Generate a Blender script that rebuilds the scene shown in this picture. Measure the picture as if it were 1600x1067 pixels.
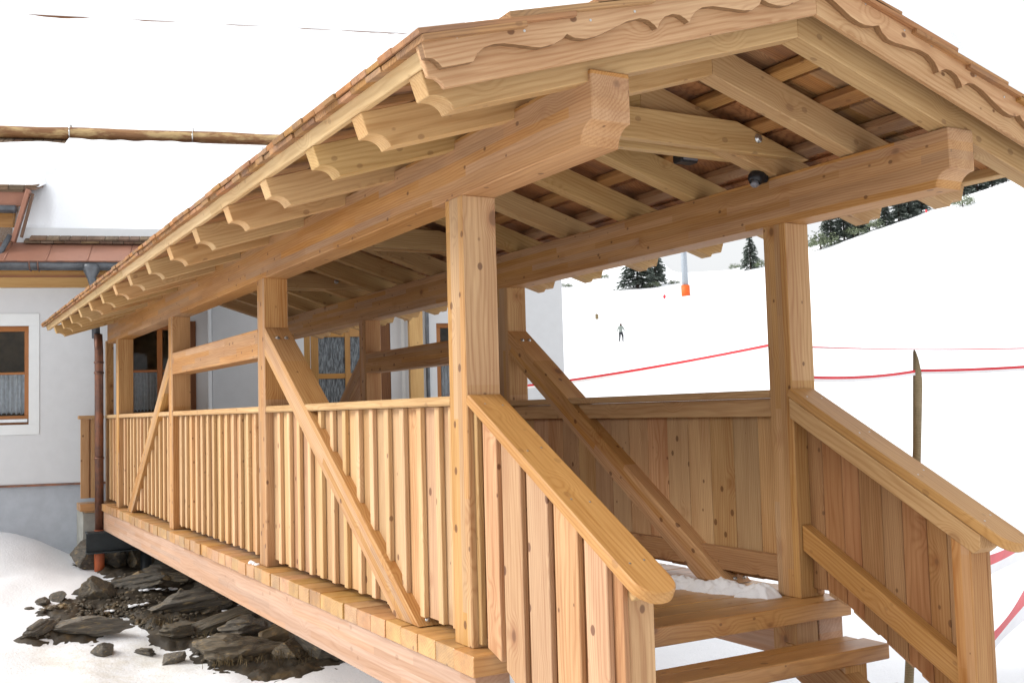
import bpy, bmesh, math, random
from mathutils import Vector, Matrix, noise
random.seed(7)
S = bpy.context.scene
for o in list(bpy.data.objects): bpy.data.objects.remove(o)
C = S.collection

# ------------------------------------------------------------ camera
cam_d = bpy.data.cameras.new('camera'); cam = bpy.data.objects.new('camera', cam_d); C.objects.link(cam)
yaw, pit, rol = (math.radians(a) for a in (29.6524, 3.6606, -1.5656))
fw = Vector((math.sin(yaw)*math.cos(pit), math.cos(yaw)*math.cos(pit), math.sin(pit)))
rt = Vector((math.cos(yaw), -math.sin(yaw), 0)); up = rt.cross(fw)
rt2 = rt*math.cos(rol) + up*math.sin(rol); up2 = up*math.cos(rol) - rt*math.sin(rol)
m = Matrix((rt2, up2, -fw)).transposed().to_4x4(); m.translation = (-2.1259, -4.1531, 1.035)
cam.matrix_world = m
cam_d.sensor_width = 36; cam_d.lens = 36*1648.62/1600; cam_d.clip_start = .05; cam_d.clip_end = 5000
S.camera = cam
S.render.resolution_x = 1024; S.render.resolution_y = 682

# ------------------------------------------------------------ sky, sun, exposure (overcast winter day)
SUN_EL, SUN_AZ = 36, -66       # azimuth from +Y towards +X
w = bpy.data.worlds.new('World'); S.world = w; w.use_nodes = True
nt = w.node_tree; nt.nodes.clear()
sky = nt.nodes.new('ShaderNodeTexSky'); sky.sky_type = 'NISHITA'; sky.sun_disc = False
sky.sun_elevation = math.radians(SUN_EL); sky.sun_rotation = math.radians(SUN_AZ)
sky.air_density = 1.0; sky.dust_density = 4.0; sky.ozone_density = 1.0; sky.altitude = 1500
hs = nt.nodes.new('ShaderNodeHueSaturation'); hs.inputs['Saturation'].default_value = .14
gm = nt.nodes.new('ShaderNodeGamma'); gm.inputs['Gamma'].default_value = .4       # cloud evens the dome out
tcw = nt.nodes.new('ShaderNodeTexCoord'); sx = nt.nodes.new('ShaderNodeSeparateXYZ'); nt.links.new(tcw.outputs['Generated'], sx.inputs[0])
mx = nt.nodes.new('ShaderNodeMath'); mx.operation = 'MAXIMUM'; mx.inputs[1].default_value = 0; nt.links.new(sx.outputs['Z'], mx.inputs[0])
ma = nt.nodes.new('ShaderNodeMath'); ma.operation = 'MULTIPLY_ADD'; ma.inputs[1].default_value = 2.; ma.inputs[2].default_value = 1.; nt.links.new(mx.outputs[0], ma.inputs[0])   # overcast law: zenith three times the horizon
ml = nt.nodes.new('ShaderNodeVectorMath'); ml.operation = 'SCALE'
bg = nt.nodes.new('ShaderNodeBackground'); bg.inputs['Strength'].default_value = .15
wo = nt.nodes.new('ShaderNodeOutputWorld')
nt.links.new(sky.outputs[0], gm.inputs[0]); nt.links.new(gm.outputs[0], hs.inputs['Color'])
nt.links.new(hs.outputs[0], ml.inputs[0]); nt.links.new(ma.outputs[0], ml.inputs['Scale']); nt.links.new(ml.outputs[0], bg.inputs['Color']); nt.links.new(bg.outputs[0], wo.inputs['Surface'])
sd = bpy.data.lights.new('sun', 'SUN'); sd.energy = 1.4; sd.angle = math.radians(30); sd.color = (1, .97, .92)
so = bpy.data.objects.new('sun', sd); C.objects.link(so)
a, e = math.radians(SUN_AZ), math.radians(SUN_EL)
sdir = Vector((math.sin(a)*math.cos(e), math.cos(a)*math.cos(e), math.sin(e)))
so.rotation_euler = sdir.to_track_quat('Z', 'Y').to_euler(); so.location = sdir*60
S.view_settings.view_transform = 'Standard'; S.view_settings.look = 'None'
S.view_settings.gamma = 1; S.view_settings.use_curve_mapping = False
S.view_settings.exposure = 1.38
S.cycles.max_bounces = 5; S.cycles.diffuse_bounces = 4
S.cycles.use_adaptive_sampling = True; S.cycles.adaptive_threshold = .02

# ------------------------------------------------------------ material helpers
def mat_new(name):
    m = bpy.data.materials.new(name); m.use_nodes = True; nt = m.node_tree
    b = nt.nodes['Principled BSDF']; return m, nt, b
def N(nt, t, **kw):
    n = nt.nodes.new(t)
    for k, v in kw.items():
        if k in n.inputs: n.inputs[k].default_value = v
        else: setattr(n, k, v)
    return n
def math_(nt, op, a, b=None, c=None, clamp=False):
    n = nt.nodes.new('ShaderNodeMath'); n.operation = op; n.use_clamp = clamp
    for i, v in enumerate((a, b, c)):
        if v is None: continue
        if isinstance(v, (int, float)): n.inputs[i].default_value = v
        else: nt.links.new(v, n.inputs[i])
    return n.outputs[0]
def vmul(nt, v, s):
    n = nt.nodes.new('ShaderNodeVectorMath'); n.operation = 'MULTIPLY'; nt.links.new(v, n.inputs[0]); n.inputs[1].default_value = s
    return n.outputs[0]
def mixc(nt, f, a, b, bt='MIX'):
    n = nt.nodes.new('ShaderNodeMix'); n.data_type = 'RGBA'; n.blend_type = bt
    if isinstance(f, (int, float)): n.inputs[0].default_value = f
    else: nt.links.new(f, n.inputs[0])
    for i, v in ((6, a), (7, b)):
        if isinstance(v, tuple): n.inputs[i].default_value = (*v, 1)
        else: nt.links.new(v, n.inputs[i])
    return n.outputs[2]
def smooth(nt, v, lo, hi, to0=0., to1=1.):
    n = nt.nodes.new('ShaderNodeMapRange'); n.interpolation_type = 'SMOOTHSTEP'
    n.inputs[1].default_value = lo; n.inputs[2].default_value = hi; n.inputs[3].default_value = to0; n.inputs[4].default_value = to1
    nt.links.new(v, n.inputs[0]); return n.outputs[0]

def wood(name, c1, c2, knot=.5, ring=.011, lam=0., rough=.62, var=.16, stain=None, stain_amt=0., bump=.25, spec=.35):
    """sawn timber, grain along local X, every object its own piece of tree"""
    c1 = tuple(k*f for k, f in zip(c1, (.85, .755, .645))); c2 = tuple(k*f for k, f in zip(c2, (.73, .62, .50)))
    m, nt, b = mat_new(name); L = nt.links.new
    tc = N(nt, 'ShaderNodeTexCoord'); oi = N(nt, 'ShaderNodeObjectInfo')
    wn = N(nt, 'ShaderNodeTexWhiteNoise', noise_dimensions='1D'); L(oi.outputs['Random'], wn.inputs['W'])
    off = vmul(nt, wn.outputs['Color'], (31., 17., 23.))
    add = N(nt, 'ShaderNodeVectorMath', operation='ADD'); L(tc.outputs['Object'], add.inputs[0]); L(off, add.inputs[1]); P = add.outputs[0]
    n1 = N(nt, 'ShaderNodeTexNoise', Scale=1., Detail=2.); L(vmul(nt, P, (1.1, 7, 7)), n1.inputs['Vector'])
    med = N(nt, 'ShaderNodeTexNoise', Scale=1., Detail=3.); L(vmul(nt, P, (.8, 9, 9)), med.inputs['Vector'])
    fine = N(nt, 'ShaderNodeTexNoise', Scale=1., Detail=3., Roughness=.6); L(vmul(nt, P, (4, 130, 130)), fine.inputs['Vector'])
    # growth rings round a pith that lies beside the piece
    sc = N(nt, 'ShaderNodeSeparateColor'); L(wn.outputs['Color'], sc.inputs[0])
    xyz = N(nt, 'ShaderNodeSeparateXYZ'); L(tc.outputs['Object'], xyz.inputs[0])
    dy = math_(nt, 'ADD', xyz.outputs['Y'], math_(nt, 'MULTIPLY_ADD', sc.outputs[0], .30, .07))
    dz = math_(nt, 'ADD', xyz.outputs['Z'], math_(nt, 'MULTIPLY_ADD', sc.outputs[1], .30, .07))
    r = math_(nt, 'SQRT', math_(nt, 'ADD', math_(nt, 'MULTIPLY', dy, dy), math_(nt, 'MULTIPLY', dz, dz)))
    vk = N(nt, 'ShaderNodeTexVoronoi', Scale=10.5); L(vmul(nt, P, (.8, 1.1, 1.1)), vk.inputs['Vector'])
    vb = N(nt, 'ShaderNodeTexVoronoi', Scale=3.6); L(vmul(nt, P, (.8, 1.2, 1.2)), vb.inputs['Vector'])
    near = smooth(nt, vb.outputs['Distance'], .34, .02)
    ph = math_(nt, 'ADD', math_(nt, 'DIVIDE', r, ring), math_(nt, 'MULTIPLY', n1.outputs['Fac'], 5.5))
    ph = math_(nt, 'ADD', ph, math_(nt, 'MULTIPLY', near, 3.2))
    si = math_(nt, 'MULTIPLY_ADD', math_(nt, 'SINE', math_(nt, 'MULTIPLY', ph, 6.2832)), .5, .5)
    si = math_(nt, 'POWER', si, 2.2)
    f = math_(nt, 'ADD', math_(nt, 'MULTIPLY', si, .36), math_(nt, 'MULTIPLY', smooth(nt, med.outputs['Fac'], .32, .68), .46))
    f = math_(nt, 'ADD', f, math_(nt, 'MULTIPLY', smooth(nt, fine.outputs['Fac'], .3, .7), .34), clamp=True)
    col = mixc(nt, f, c1, c2)
    # knots: dark heart in a warm halo, no two the same size
    sb_ = N(nt, 'ShaderNodeSeparateColor'); L(vb.outputs['Color'], sb_.inputs[0])
    db = math_(nt, 'SUBTRACT', vb.outputs['Distance'], math_(nt, 'MULTIPLY_ADD', sb_.outputs[1], .16, -.09))
    col = mixc(nt, math_(nt, 'MULTIPLY', smooth(nt, db, .20, .02), .5*knot), col, (c2[0]*.8, c2[1]*.58, c2[2]*.48))
    col = mixc(nt, math_(nt, 'MULTIPLY', smooth(nt, db, .07, .02), min(.9, knot*1.1)), col, (.17, .075, .03))
    sk = N(nt, 'ShaderNodeSeparateColor'); L(vk.outputs['Color'], sk.inputs[0])
    dk = math_(nt, 'SUBTRACT', vk.outputs['Distance'], math_(nt, 'MULTIPLY_ADD', sk.outputs[1], .19, -.06))
    col = mixc(nt, math_(nt, 'MULTIPLY', smooth(nt, dk, .075, .02), min(.9, knot*1.2)), col, (.14, .06, .025))
    if lam:
        fl = math_(nt, 'FLOOR', math_(nt, 'DIVIDE', xyz.outputs['Z'], .042))
        fx = math_(nt, 'FLOOR', math_(nt, 'ADD', math_(nt, 'DIVIDE', xyz.outputs['X'], 1.35), math_(nt, 'MULTIPLY', fl, .37)))
        cb = N(nt, 'ShaderNodeCombineXYZ'); L(fl, cb.inputs[0]); L(fx, cb.inputs[1]); L(oi.outputs['Random'], cb.inputs[2])
        w2 = N(nt, 'ShaderNodeTexWhiteNoise', noise_dimensions='3D'); L(cb.outputs[0], w2.inputs['Vector'])
        hv = N(nt, 'ShaderNodeHueSaturation'); L(col, hv.inputs['Color'])
        L(math_(nt, 'MULTIPLY_ADD', w2.outputs['Value'], lam, 1-lam*.5), hv.inputs['Value'])
        sc2 = N(nt, 'ShaderNodeSeparateColor'); L(w2.outputs['Color'], sc2.inputs[0])
        L(math_(nt, 'MULTIPLY_ADD', sc2.outputs[1], lam, 1-lam*.5), hv.inputs['Saturation']); col = hv.outputs[0]
    if stain:
        ns = N(nt, 'ShaderNodeTexNoise', Scale=1., Detail=4., Roughness=.65); L(vmul(nt, P, (1.6, 5, 5)), ns.inputs['Vector'])
        col = mixc(nt, math_(nt, 'MULTIPLY', smooth(nt, ns.outputs['Fac'], .48, .66), stain_amt), col, stain)
    hv = N(nt, 'ShaderNodeHueSaturation'); L(col, hv.inputs['Color'])
    L(math_(nt, 'MULTIPLY_ADD', sc.outputs[2], var*2, 1-var), hv.inputs['Value'])
    L(math_(nt, 'MULTIPLY_ADD', sc.outputs[0], var, 1-var*.5), hv.inputs['Saturation'])
    L(math_(nt, 'MULTIPLY_ADD', sc.outputs[1], .018*var/.16, .5-.009*var/.16), hv.inputs['Hue'])
    L(hv.outputs[0], b.inputs['Base Color'])
    b.inputs['Roughness'].default_value = rough; b.inputs['Specular IOR Level'].default_value = spec
    bp = N(nt, 'ShaderNodeBump', Strength=bump, Distance=.002); L(fine.outputs['Fac'], bp.inputs['Height']); L(bp.outputs[0], b.inputs['Normal'])
    return m

def plain(name, c, rough=.6, metal=0., var=.1, scale=6., bump=0., spec=.4, c2=None):
    m, nt, b = mat_new(name); L = nt.links.new
    tc = N(nt, 'ShaderNodeTexCoord'); no = N(nt, 'ShaderNodeTexNoise', Scale=scale, Detail=5., Roughness=.6); L(tc.outputs['Object'], no.inputs['Vector'])
    d = c2 or tuple(x*(1-var*2) for x in c)
    L(mixc(nt, smooth(nt, no.outputs['Fac'], .3, .7), c, d), b.inputs['Base Color'])
    b.inputs['Roughness'].default_value = rough; b.inputs['Metallic'].default_value = metal; b.inputs['Specular IOR Level'].default_value = spec
    if bump:
        n2 = N(nt, 'ShaderNodeTexNoise', Scale=scale*14, Detail=4.); L(tc.outputs['Object'], n2.inputs['Vector'])
        bp = N(nt, 'ShaderNodeBump', Strength=bump, Distance=.01); L(n2.outputs['Fac'], bp.inputs['Height']); L(bp.outputs[0], b.inputs['Normal'])
    return m

M = {}
M['post'] = wood('larch_post', (.57, .38, .20), (.42, .23, .105), knot=.95, lam=.22, ring=.014, var=.07)
M['beam'] = wood('larch_beam', (.555, .34, .17), (.41, .215, .09), knot=.7, lam=.24, ring=.013, var=.06)
M['girder'] = wood('glulam_girder', (.56, .40, .32), (.50, .33, .25), knot=.25, lam=.2, ring=.02, var=.05)
M['rafter'] = wood('spruce_rafter', (.64, .47, .25), (.51, .335, .155), knot=.35, ring=.016, var=.09)
M['lath'] = wood('spruce_lath', (.76, .62, .38), (.66, .50, .28), knot=.2, ring=.02, var=.06)
M['board'] = wood('larch_board', (.61, .44, .265), (.45, .27, .145), knot=.9, ring=.012, var=.14)
M['batten_l'] = wood('larch_cover_batten', (.69, .525, .33), (.56, .37, .20), knot=.6, ring=.012, var=.10)
M['backboard'] = wood('larch_back_board', (.46, .28, .145), (.34, .175, .08), knot=1., ring=.012, var=.10)
M['cap'] = wood('handrail_wood', (.56, .35, .15), (.44, .24, .085), knot=.25, ring=.013, var=.08, rough=.45)
M['railcap'] = wood('railing_cap_wood', (.64, .48, .28), (.51, .34, .175), knot=.3, ring=.013, var=.08)
M['deck'] = wood('wet_deck_plank', (.60, .39, .18), (.46, .26, .11), knot=.6, ring=.013, var=.15, rough=.36, stain=(.16, .085, .04), stain_amt=.4, spec=.5)
M['barge'] = wood('bargeboard_wood', (.62, .44, .275), (.47, .28, .155), knot=.75, ring=.016, var=.06)
M['sawn'] = wood('shaded_sawn_edge', (.30, .19, .10), (.21, .12, .06), knot=.1, var=.05)  # scallop edge shade painted in, on top of the saw cut's own darker tone
M['shingle'] = wood('larch_shingle', (.48, .275, .125), (.27, .145, .065), knot=.35, ring=.012, var=.16, rough=.7, stain=(.13, .085, .065), stain_amt=.42)
M['batten'] = wood('roof_batten', (.54, .35, .17), (.40, .23, .10), knot=.4, var=.15, stain=(.12, .06, .04), stain_amt=.4)
M['frame'] = wood('window_wood', (.46, .20, .06), (.36, .14, .04), knot=.1, var=.05, rough=.4)
M['door'] = wood('door_wood', (.50, .30, .10), (.40, .22, .065), knot=.1, var=.06, rough=.4)
M['pale'] = wood('porch_wood', (.66, .48, .22), (.55, .36, .15), knot=.3, var=.06)
M['brown'] = wood('brown_reveal', (.26, .12, .05), (.18, .075, .03), knot=.1, var=.06)
M['log'] = wood('peeled_log', (.40, .23, .10), (.20, .09, .035), knot=.6, var=.08, stain=(.62, .45, .2), stain_amt=.7)
M['oldshingle'] = wood('weathered_shingle', (.25, .19, .15), (.15, .11, .085), knot=.2, var=.25, rough=.8)
M['stake'] = wood('stake_wood', (.34, .29, .19), (.22, .185, .11), knot=.4, var=.05)
M['plaster'] = plain('white_plaster', (.62, .63, .64), .85, var=.02, bump=.12)
M['surround'] = plain('window_surround', (.72, .74, .74), .8, var=.015)
M['plinth'] = plain('grey_plinth', (.43, .46, .50), .85, var=.06, bump=.15)
M['concrete'] = plain('concrete', (.42, .42, .38), .9, var=.12, bump=.2)
M['copper'] = plain('copper_sheet', (.34, .16, .105), .45, metal=.3, var=.10, scale=3)
M['copperpipe'] = plain('weathered_copper', (.25, .11, .065), .4, metal=.5, var=.22, scale=9, c2=(.13, .075, .06))
M['zinc'] = plain('zinc_gutter', (.13, .14, .155), .45, metal=.4, var=.2, scale=7)
M['orange'] = plain('orange_pipe', (.48, .115, .04), .5, var=.1)
M['steel'] = plain('painted_steel', (.035, .042, .045), .4, metal=.2, var=.15)
M['bolt'] = plain('galvanised', (.6, .6, .58), .3, metal=.9, var=.1)
M['black'] = plain('black_plastic', (.012, .012, .014), .45, var=.1)
M['lens'] = plain('sensor_lens', (.2, .2, .22), .3, var=.05)
M['alu'] = plain('aluminium', (.65, .66, .67), .3, metal=.7, var=.05)
M['curtain'] = plain('lace_curtain', (.72, .73, .78), .9, var=.12, scale=18)
M['room'] = plain('room_dark', (.32, .21, .11), .9, var=.2)
M['trunk'] = plain('bark', (.07, .05, .038), .9, var=.2)
M['needle'] = plain('spruce_needles', (.19, .22, .19), .8, var=.22, scale=1.2, c2=(.11, .14, .12))  # needle tones lightened, distance haze painted into the colour
M['needle2'] = plain('pine_needles', (.20, .23, .14), .8, var=.22, scale=1.2, c2=(.11, .14, .09))
M['twig'] = plain('bare_twigs', (.19, .17, .15), .9, var=.2)
M['tapered'] = plain('red_tape', (.72, .035, .05), .45, var=.08)
M['tapewhite'] = plain('white_tape', (.85, .85, .87), .45, var=.03)
M['pylon'] = plain('pylon_steel', (.36, .40, .44), .5, metal=.3, var=.08)
M['padding'] = plain('orange_padding', (.75, .12, .015), .6, var=.05)
M['jacket'] = plain('ski_jacket', (.32, .36, .33), .8, var=.2)
M['trousers'] = plain('ski_trousers', (.025, .028, .035), .8, var=.2)
M['skin'] = plain('skin', (.45, .27, .2), .6, var=.05)
M['grass'] = plain('dead_grass', (.16, .115, .055), .9, var=.25)

def snow_mat():
    m, nt, b = mat_new('snow'); L = nt.links.new
    tc = N(nt, 'ShaderNodeTexCoord'); n = N(nt, 'ShaderNodeTexNoise', Scale=3., Detail=6., Roughness=.6); L(tc.outputs['Object'], n.inputs['Vector'])
    cs = mixc(nt, n.outputs['Fac'], (.85, .86, .88), (.77, .785, .815))
    vd = N(nt, 'ShaderNodeVectorMath', operation='DISTANCE'); L(tc.outputs['Object'], vd.inputs[0]); vd.inputs[1].default_value = (-.45, 6.75, -1.25)
    nd = N(nt, 'ShaderNodeTexNoise', Scale=1.7, Detail=7., Roughness=.72); L(tc.outputs['Object'], nd.inputs['Vector'])
    ns = N(nt, 'ShaderNodeTexNoise', Scale=45., Detail=3., Roughness=.7); L(tc.outputs['Object'], ns.inputs['Vector'])
    dm = math_(nt, 'MULTIPLY', smooth(nt, vd.outputs['Value'], 1.5, .2), smooth(nt, nd.outputs['Fac'], .40, .66))
    cs = mixc(nt, math_(nt, 'MULTIPLY', dm, .75), cs, (.60, .56, .48))
    cs = mixc(nt, math_(nt, 'MULTIPLY', smooth(nt, vd.outputs['Value'], 1.9, .4), smooth(nt, ns.outputs['Fac'], .60, .72)), cs, (.42, .38, .32))
    L(cs, b.inputs['Base Color'])
    n2 = N(nt, 'ShaderNodeTexNoise', Scale=38., Detail=4., Roughness=.6); L(tc.outputs['Object'], n2.inputs['Vector'])
    bp = N(nt, 'ShaderNodeBump', Strength=.35, Distance=.02); L(math_(nt, 'ADD', n2.outputs['Fac'], math_(nt, 'MULTIPLY', n.outputs['Fac'], 2.)), bp.inputs['Height']); L(bp.outputs[0], b.inputs['Normal'])
    b.inputs['Roughness'].default_value = .7; b.inputs['Specular IOR Level'].default_value = .25
    return m
M['snow'] = snow_mat()

def rock_mat(name, c1, c2, strat=1.):
    c1 = tuple(k*f for k, f in zip(c1, (.85, .755, .645))); c2 = tuple(k*f for k, f in zip(c2, (.73, .62, .50)))
    m, nt, b = mat_new(name); L = nt.links.new
    tc = N(nt, 'ShaderNodeTexCoord'); oi = N(nt, 'ShaderNodeObjectInfo')
    n = N(nt, 'ShaderNodeTexNoise', Scale=1., Detail=7., Roughness=.65); L(vmul(nt, tc.outputs['Object'], (4, 4, 26*strat+4)), n.inputs['Vector'])
    n3 = N(nt, 'ShaderNodeTexNoise', Scale=5., Detail=5.); L(tc.outputs['Object'], n3.inputs['Vector'])
    col = mixc(nt, smooth(nt, n.outputs['Fac'], .35, .7), c1, c2)
    col = mixc(nt, smooth(nt, n3.outputs['Fac'], .55, .72), col, (c2[0]*1.5, c2[1]*1.35, c2[2]*1.0))
    hv = N(nt, 'ShaderNodeHueSaturation'); L(col, hv.inputs['Color']); L(math_(nt, 'MULTIPLY_ADD', oi.outputs['Random'], .7, .7), hv.inputs['Value'])
    L(hv.outputs[0], b.inputs['Base Color']); b.inputs['Roughness'].default_value = .6
    bp = N(nt, 'ShaderNodeBump', Strength=.8, Distance=.02); L(n.outputs['Fac'], bp.inputs['Height']); L(bp.outputs[0], b.inputs['Normal'])
    return m
M['slate'] = rock_mat('slate', (.07, .072, .072), (.225, .22, .20))
M['schist'] = rock_mat('brown_schist', (.085, .08, .067), (.23, .21, .165))
M['sandstone'] = rock_mat('tan_stone', (.22, .18, .11), (.33, .28, .19), .2)
M['soil'] = rock_mat('wet_soil', (.04, .035, .027), (.11, .095, .068), 0)

def glass_mat(name, tint=(1, 1, 1)):
    m = bpy.data.materials.new(name); m.use_nodes = True; nt = m.node_tree; nt.nodes.clear(); L = nt.links.new
    o = N(nt, 'ShaderNodeOutputMaterial'); tr = N(nt, 'ShaderNodeBsdfTransparent', Color=(*tint, 1)); gl = N(nt, 'ShaderNodeBsdfGlossy', Roughness=.03)
    fr = N(nt, 'ShaderNodeFresnel', IOR=1.5); mx = N(nt, 'ShaderNodeMixShader')
    L(fr.outputs[0], mx.inputs[0]); L(tr.outputs[0], mx.inputs[1]); L(gl.outputs[0], mx.inputs[2]); L(mx.outputs[0], o.inputs[0]); return m
M['glass'] = glass_mat('window_glass', (.86, .9, .9))
def rain_glass():
    m, nt, b = mat_new('textured_glass'); L = nt.links.new
    tc = N(nt, 'ShaderNodeTexCoord'); n = N(nt, 'ShaderNodeTexNoise', Scale=1., Detail=4., Roughness=.7); L(vmul(nt, tc.outputs['Object'], (9, 60, 40)), n.inputs['Vector'])
    L(mixc(nt, smooth(nt, n.outputs['Fac'], .38, .66), (.03, .035, .04), (.20, .23, .25)), b.inputs['Base Color'])
    b.inputs['Roughness'].default_value = .18
    bp = N(nt, 'ShaderNodeBump', Strength=.9, Distance=.01); L(n.outputs['Fac'], bp.inputs['Height']); L(bp.outputs[0], b.inputs['Normal']); return m
M['rainglass'] = rain_glass()

# ------------------------------------------------------------ geometry helpers
WM = {}
XF = Matrix.Identity(4)        # placement of the group being built (the house stands askew to the bridge)
def link(name, me, mt, parent=None, mw=None):
    o = bpy.data.objects.new(name, me); C.objects.link(o)
    mw = XF @ (mw or Matrix.Identity(4))
    if me and mt and not me.materials: me.materials.append(mt)
    if parent:
        o.parent = parent; o.matrix_parent_inverse = WM[parent].inverted()
    o.matrix_basis = mw; WM[o] = mw
    return o
def thing(name, label, cat, loc, group=None):
    o = bpy.data.objects.new(name, None); C.objects.link(o); o.empty_display_size = .2
    mw = XF @ Matrix.Translation(loc); o.matrix_basis = mw; WM[o] = mw
    return tag(o, label, cat, group)
def tag(o, label, cat=None, group=None, kind=None):
    o['label'] = label
    if cat: o['category'] = cat
    if group: o['group'] = group
    if kind: o['kind'] = kind
    return o
cache = {}
def bar_mesh(l, w, h, ch, mt):
    k = (round(l, 3), round(w, 4), round(h, 4), ch, mt.name)
    if k in cache: return cache[k]
    y, z = w/2, h/2; c = min(ch, y*.6, z*.6)
    pf = [(-y+c, -z), (y-c, -z), (y, -z+c), (y, z-c), (y-c, z), (-y+c, z), (-y, z-c), (-y, -z+c)]
    c2 = c*.7; vs = []
    pin = [(a*(1-c2/y), b*(1-c2/z)) for a, b in pf]
    for x, P in ((-l/2, pin), (-l/2+c2, pf), (l/2-c2, pf), (l/2, pin)): vs += [(x, a, b) for a, b in P]
    fs = []
    for r in range(3):
        for i in range(8):
            j = (i+1) % 8; fs.append((r*8+i, r*8+j, (r+1)*8+j, (r+1)*8+i))
    fs.append(tuple(range(7, -1, -1))); fs.append(tuple(range(24, 32)))
    me = bpy.data.meshes.new('bar'); me.from_pydata(vs, [], fs); me.update(); me.materials.append(mt); cache[k] = me
    fix(me); return me
def fix(me):
    bm = bmesh.new(); bm.from_mesh(me); bmesh.ops.recalc_face_normals(bm, faces=bm.faces); bm.to_mesh(me); bm.free()
def frame(p0, p1, upv=(0, 0, 1)):
    p0, p1 = Vector(p0), Vector(p1); x = (p1-p0).normalized(); z = Vector(upv)
    if abs(x.dot(z)) > .99: z = Vector((0, 1, 0))
    y = z.cross(x).normalized(); z = x.cross(y)
    mm = Matrix((x, y, z)).transposed().to_4x4(); mm.translation = (p0+p1)/2; return mm
def bar(name, p0, p1, w, h, mt, parent=None, upv=(0, 0, 1), ch=.004):
    """squared timber from p0 to p1, w across, h along upv"""
    l = (Vector(p1)-Vector(p0)).length
    return link(name, bar_mesh(l, w, h, ch, mt), None, parent, frame(p0, p1, upv))
def box(name, lo, hi, mt, parent=None, ax='x', ch=.003):
    lo, hi = Vector(lo), Vector(hi); c = (lo+hi)/2; d = hi-lo
    i = 'xyz'.index(ax); p0, p1 = c.copy(), c.copy(); p0[i] = lo[i]; p1[i] = hi[i]
    if ax == 'z': return bar(name, p0, p1, d.x, d.y, mt, parent, (0, 1, 0), ch)
    if ax == 'x': return bar(name, p0, p1, d.y, d.z, mt, parent, (0, 0, 1), ch)
    return bar(name, p0, p1, d.x, d.z, mt, parent, (0, 0, 1), ch)
def prism_mesh(pts, ext, fr, bev=0.003, mt=None):
    """pts: world outline; ext: extrusion vector; fr: world frame of the object"""
    inv = fr.inverted(); bm = bmesh.new()
    a = [bm.verts.new(inv @ Vector(p)) for p in pts]; b = [bm.verts.new(inv @ (Vector(p)+Vector(ext))) for p in pts]
    n = len(a); bm.faces.new(a[::-1]); bm.faces.new(b)
    for i in range(n): bm.faces.new((a[i], a[(i+1) % n], b[(i+1) % n], b[i]))
    bmesh.ops.recalc_face_normals(bm, faces=bm.faces)
    if bev: bmesh.ops.bevel(bm, geom=list(bm.edges), offset=bev, segments=1, affect='EDGES', clamp_overlap=True)
    me = bpy.data.meshes.new('prism'); bm.to_mesh(me); bm.free()
    if mt: me.materials.append(mt)
    return me
def prism(name, pts, ext, grain, mt, parent=None, bev=.003):
    ext = Vector(ext); c = sum((Vector(p) for p in pts), Vector())/len(pts)+ext/2
    g = Vector(grain).normalized(); y = ext.normalized()
    if abs(g.dot(y)) > .99: y = Vector((0, 0, 1)) if abs(g.z) < .9 else Vector((0, 1, 0))
    z = g.cross(y).normalized(); y = z.cross(g)
    fr = Matrix((g, y, z)).transposed().to_4x4(); fr.translation = c
    return link(name, prism_mesh(pts, ext, fr, bev, mt), None, parent, fr)
def tube_mesh(path, rad, seg=10, caps=True):
    bm = bmesh.new(); rings = []; path = [Vector(p) for p in path]
    for i, p in enumerate(path):
        t = (path[min(i+1, len(path)-1)]-path[max(i-1, 0)]).normalized()
        u = t.cross(Vector((0, 0, 1))) if abs(t.z) < .95 else t.cross(Vector((0, 1, 0))); u.normalize(); v = t.cross(u)
        r = rad[i] if isinstance(rad, (list, tuple)) else rad
        rings.append([bm.verts.new(p+u*r*math.cos(6.28318*k/seg)+v*r*math.sin(6.28318*k/seg)) for k in range(seg)])
    for a, b in zip(rings, rings[1:]):
        for k in range(seg): f = bm.faces.new((a[k], a[(k+1) % seg], b[(k+1) % seg], b[k])); f.smooth = True
    if caps: bm.faces.new(rings[0][::-1]); bm.faces.new(rings[-1])
    bmesh.ops.recalc_face_normals(bm, faces=bm.faces)
    me = bpy.data.meshes.new('tube'); bm.to_mesh(me); bm.free(); return me
def tube(name, path, rad, mt, parent=None, seg=12):
    c = Vector(path[0]); mw = Matrix.Translation(c)
    return link(name, tube_mesh([Vector(p)-c for p in path], rad, seg), mt, parent, mw)

# ------------------------------------------------------------ terrain
def ss(a, b, x): t = min(1, max(0, (x-a)/(b-a))); return t*t*(3-2*t)
def sp(x, k): return k*math.log1p(math.exp(max(-60, min(60, x/k))))
def G0(x, y):
    z = -1.42+.62*ss(6.0, 10.0, y)+.33*ss(9.6, 11.0, y)*ss(.4, -1.2, x)
    z += .75*ss(2.5, -.8, y); z += .18*ss(1.0, -2.5, x)*ss(5, 8, y)
    p = .581*x+.814*y; q = .814*x-.581*y
    z += .165*(sp(p-46, 7)-sp(-46, 7))
    z += .30*sp(q-15, 6)*ss(60, 185, p)
    z -= (.165+.2)*sp(p-205, 8)*ss(12, 35, q)
    return z
def G(x, y):
    d = math.hypot(x, y-6)
    n = noise.fractal(Vector((x*.35, y*.35, 3.1)), 1., 2., 4)*.16*ss(0, 6, d+2)
    n += noise.noise(Vector((x*1.7, y*1.7, 8)))*.05+noise.noise(Vector((x*5.1, y*5.1, 2)))*.012
    n += noise.noise(Vector((x*.05, y*.05, 1)))*.25*ss(50, 140, d)
    return G0(x, y)+n
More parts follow.
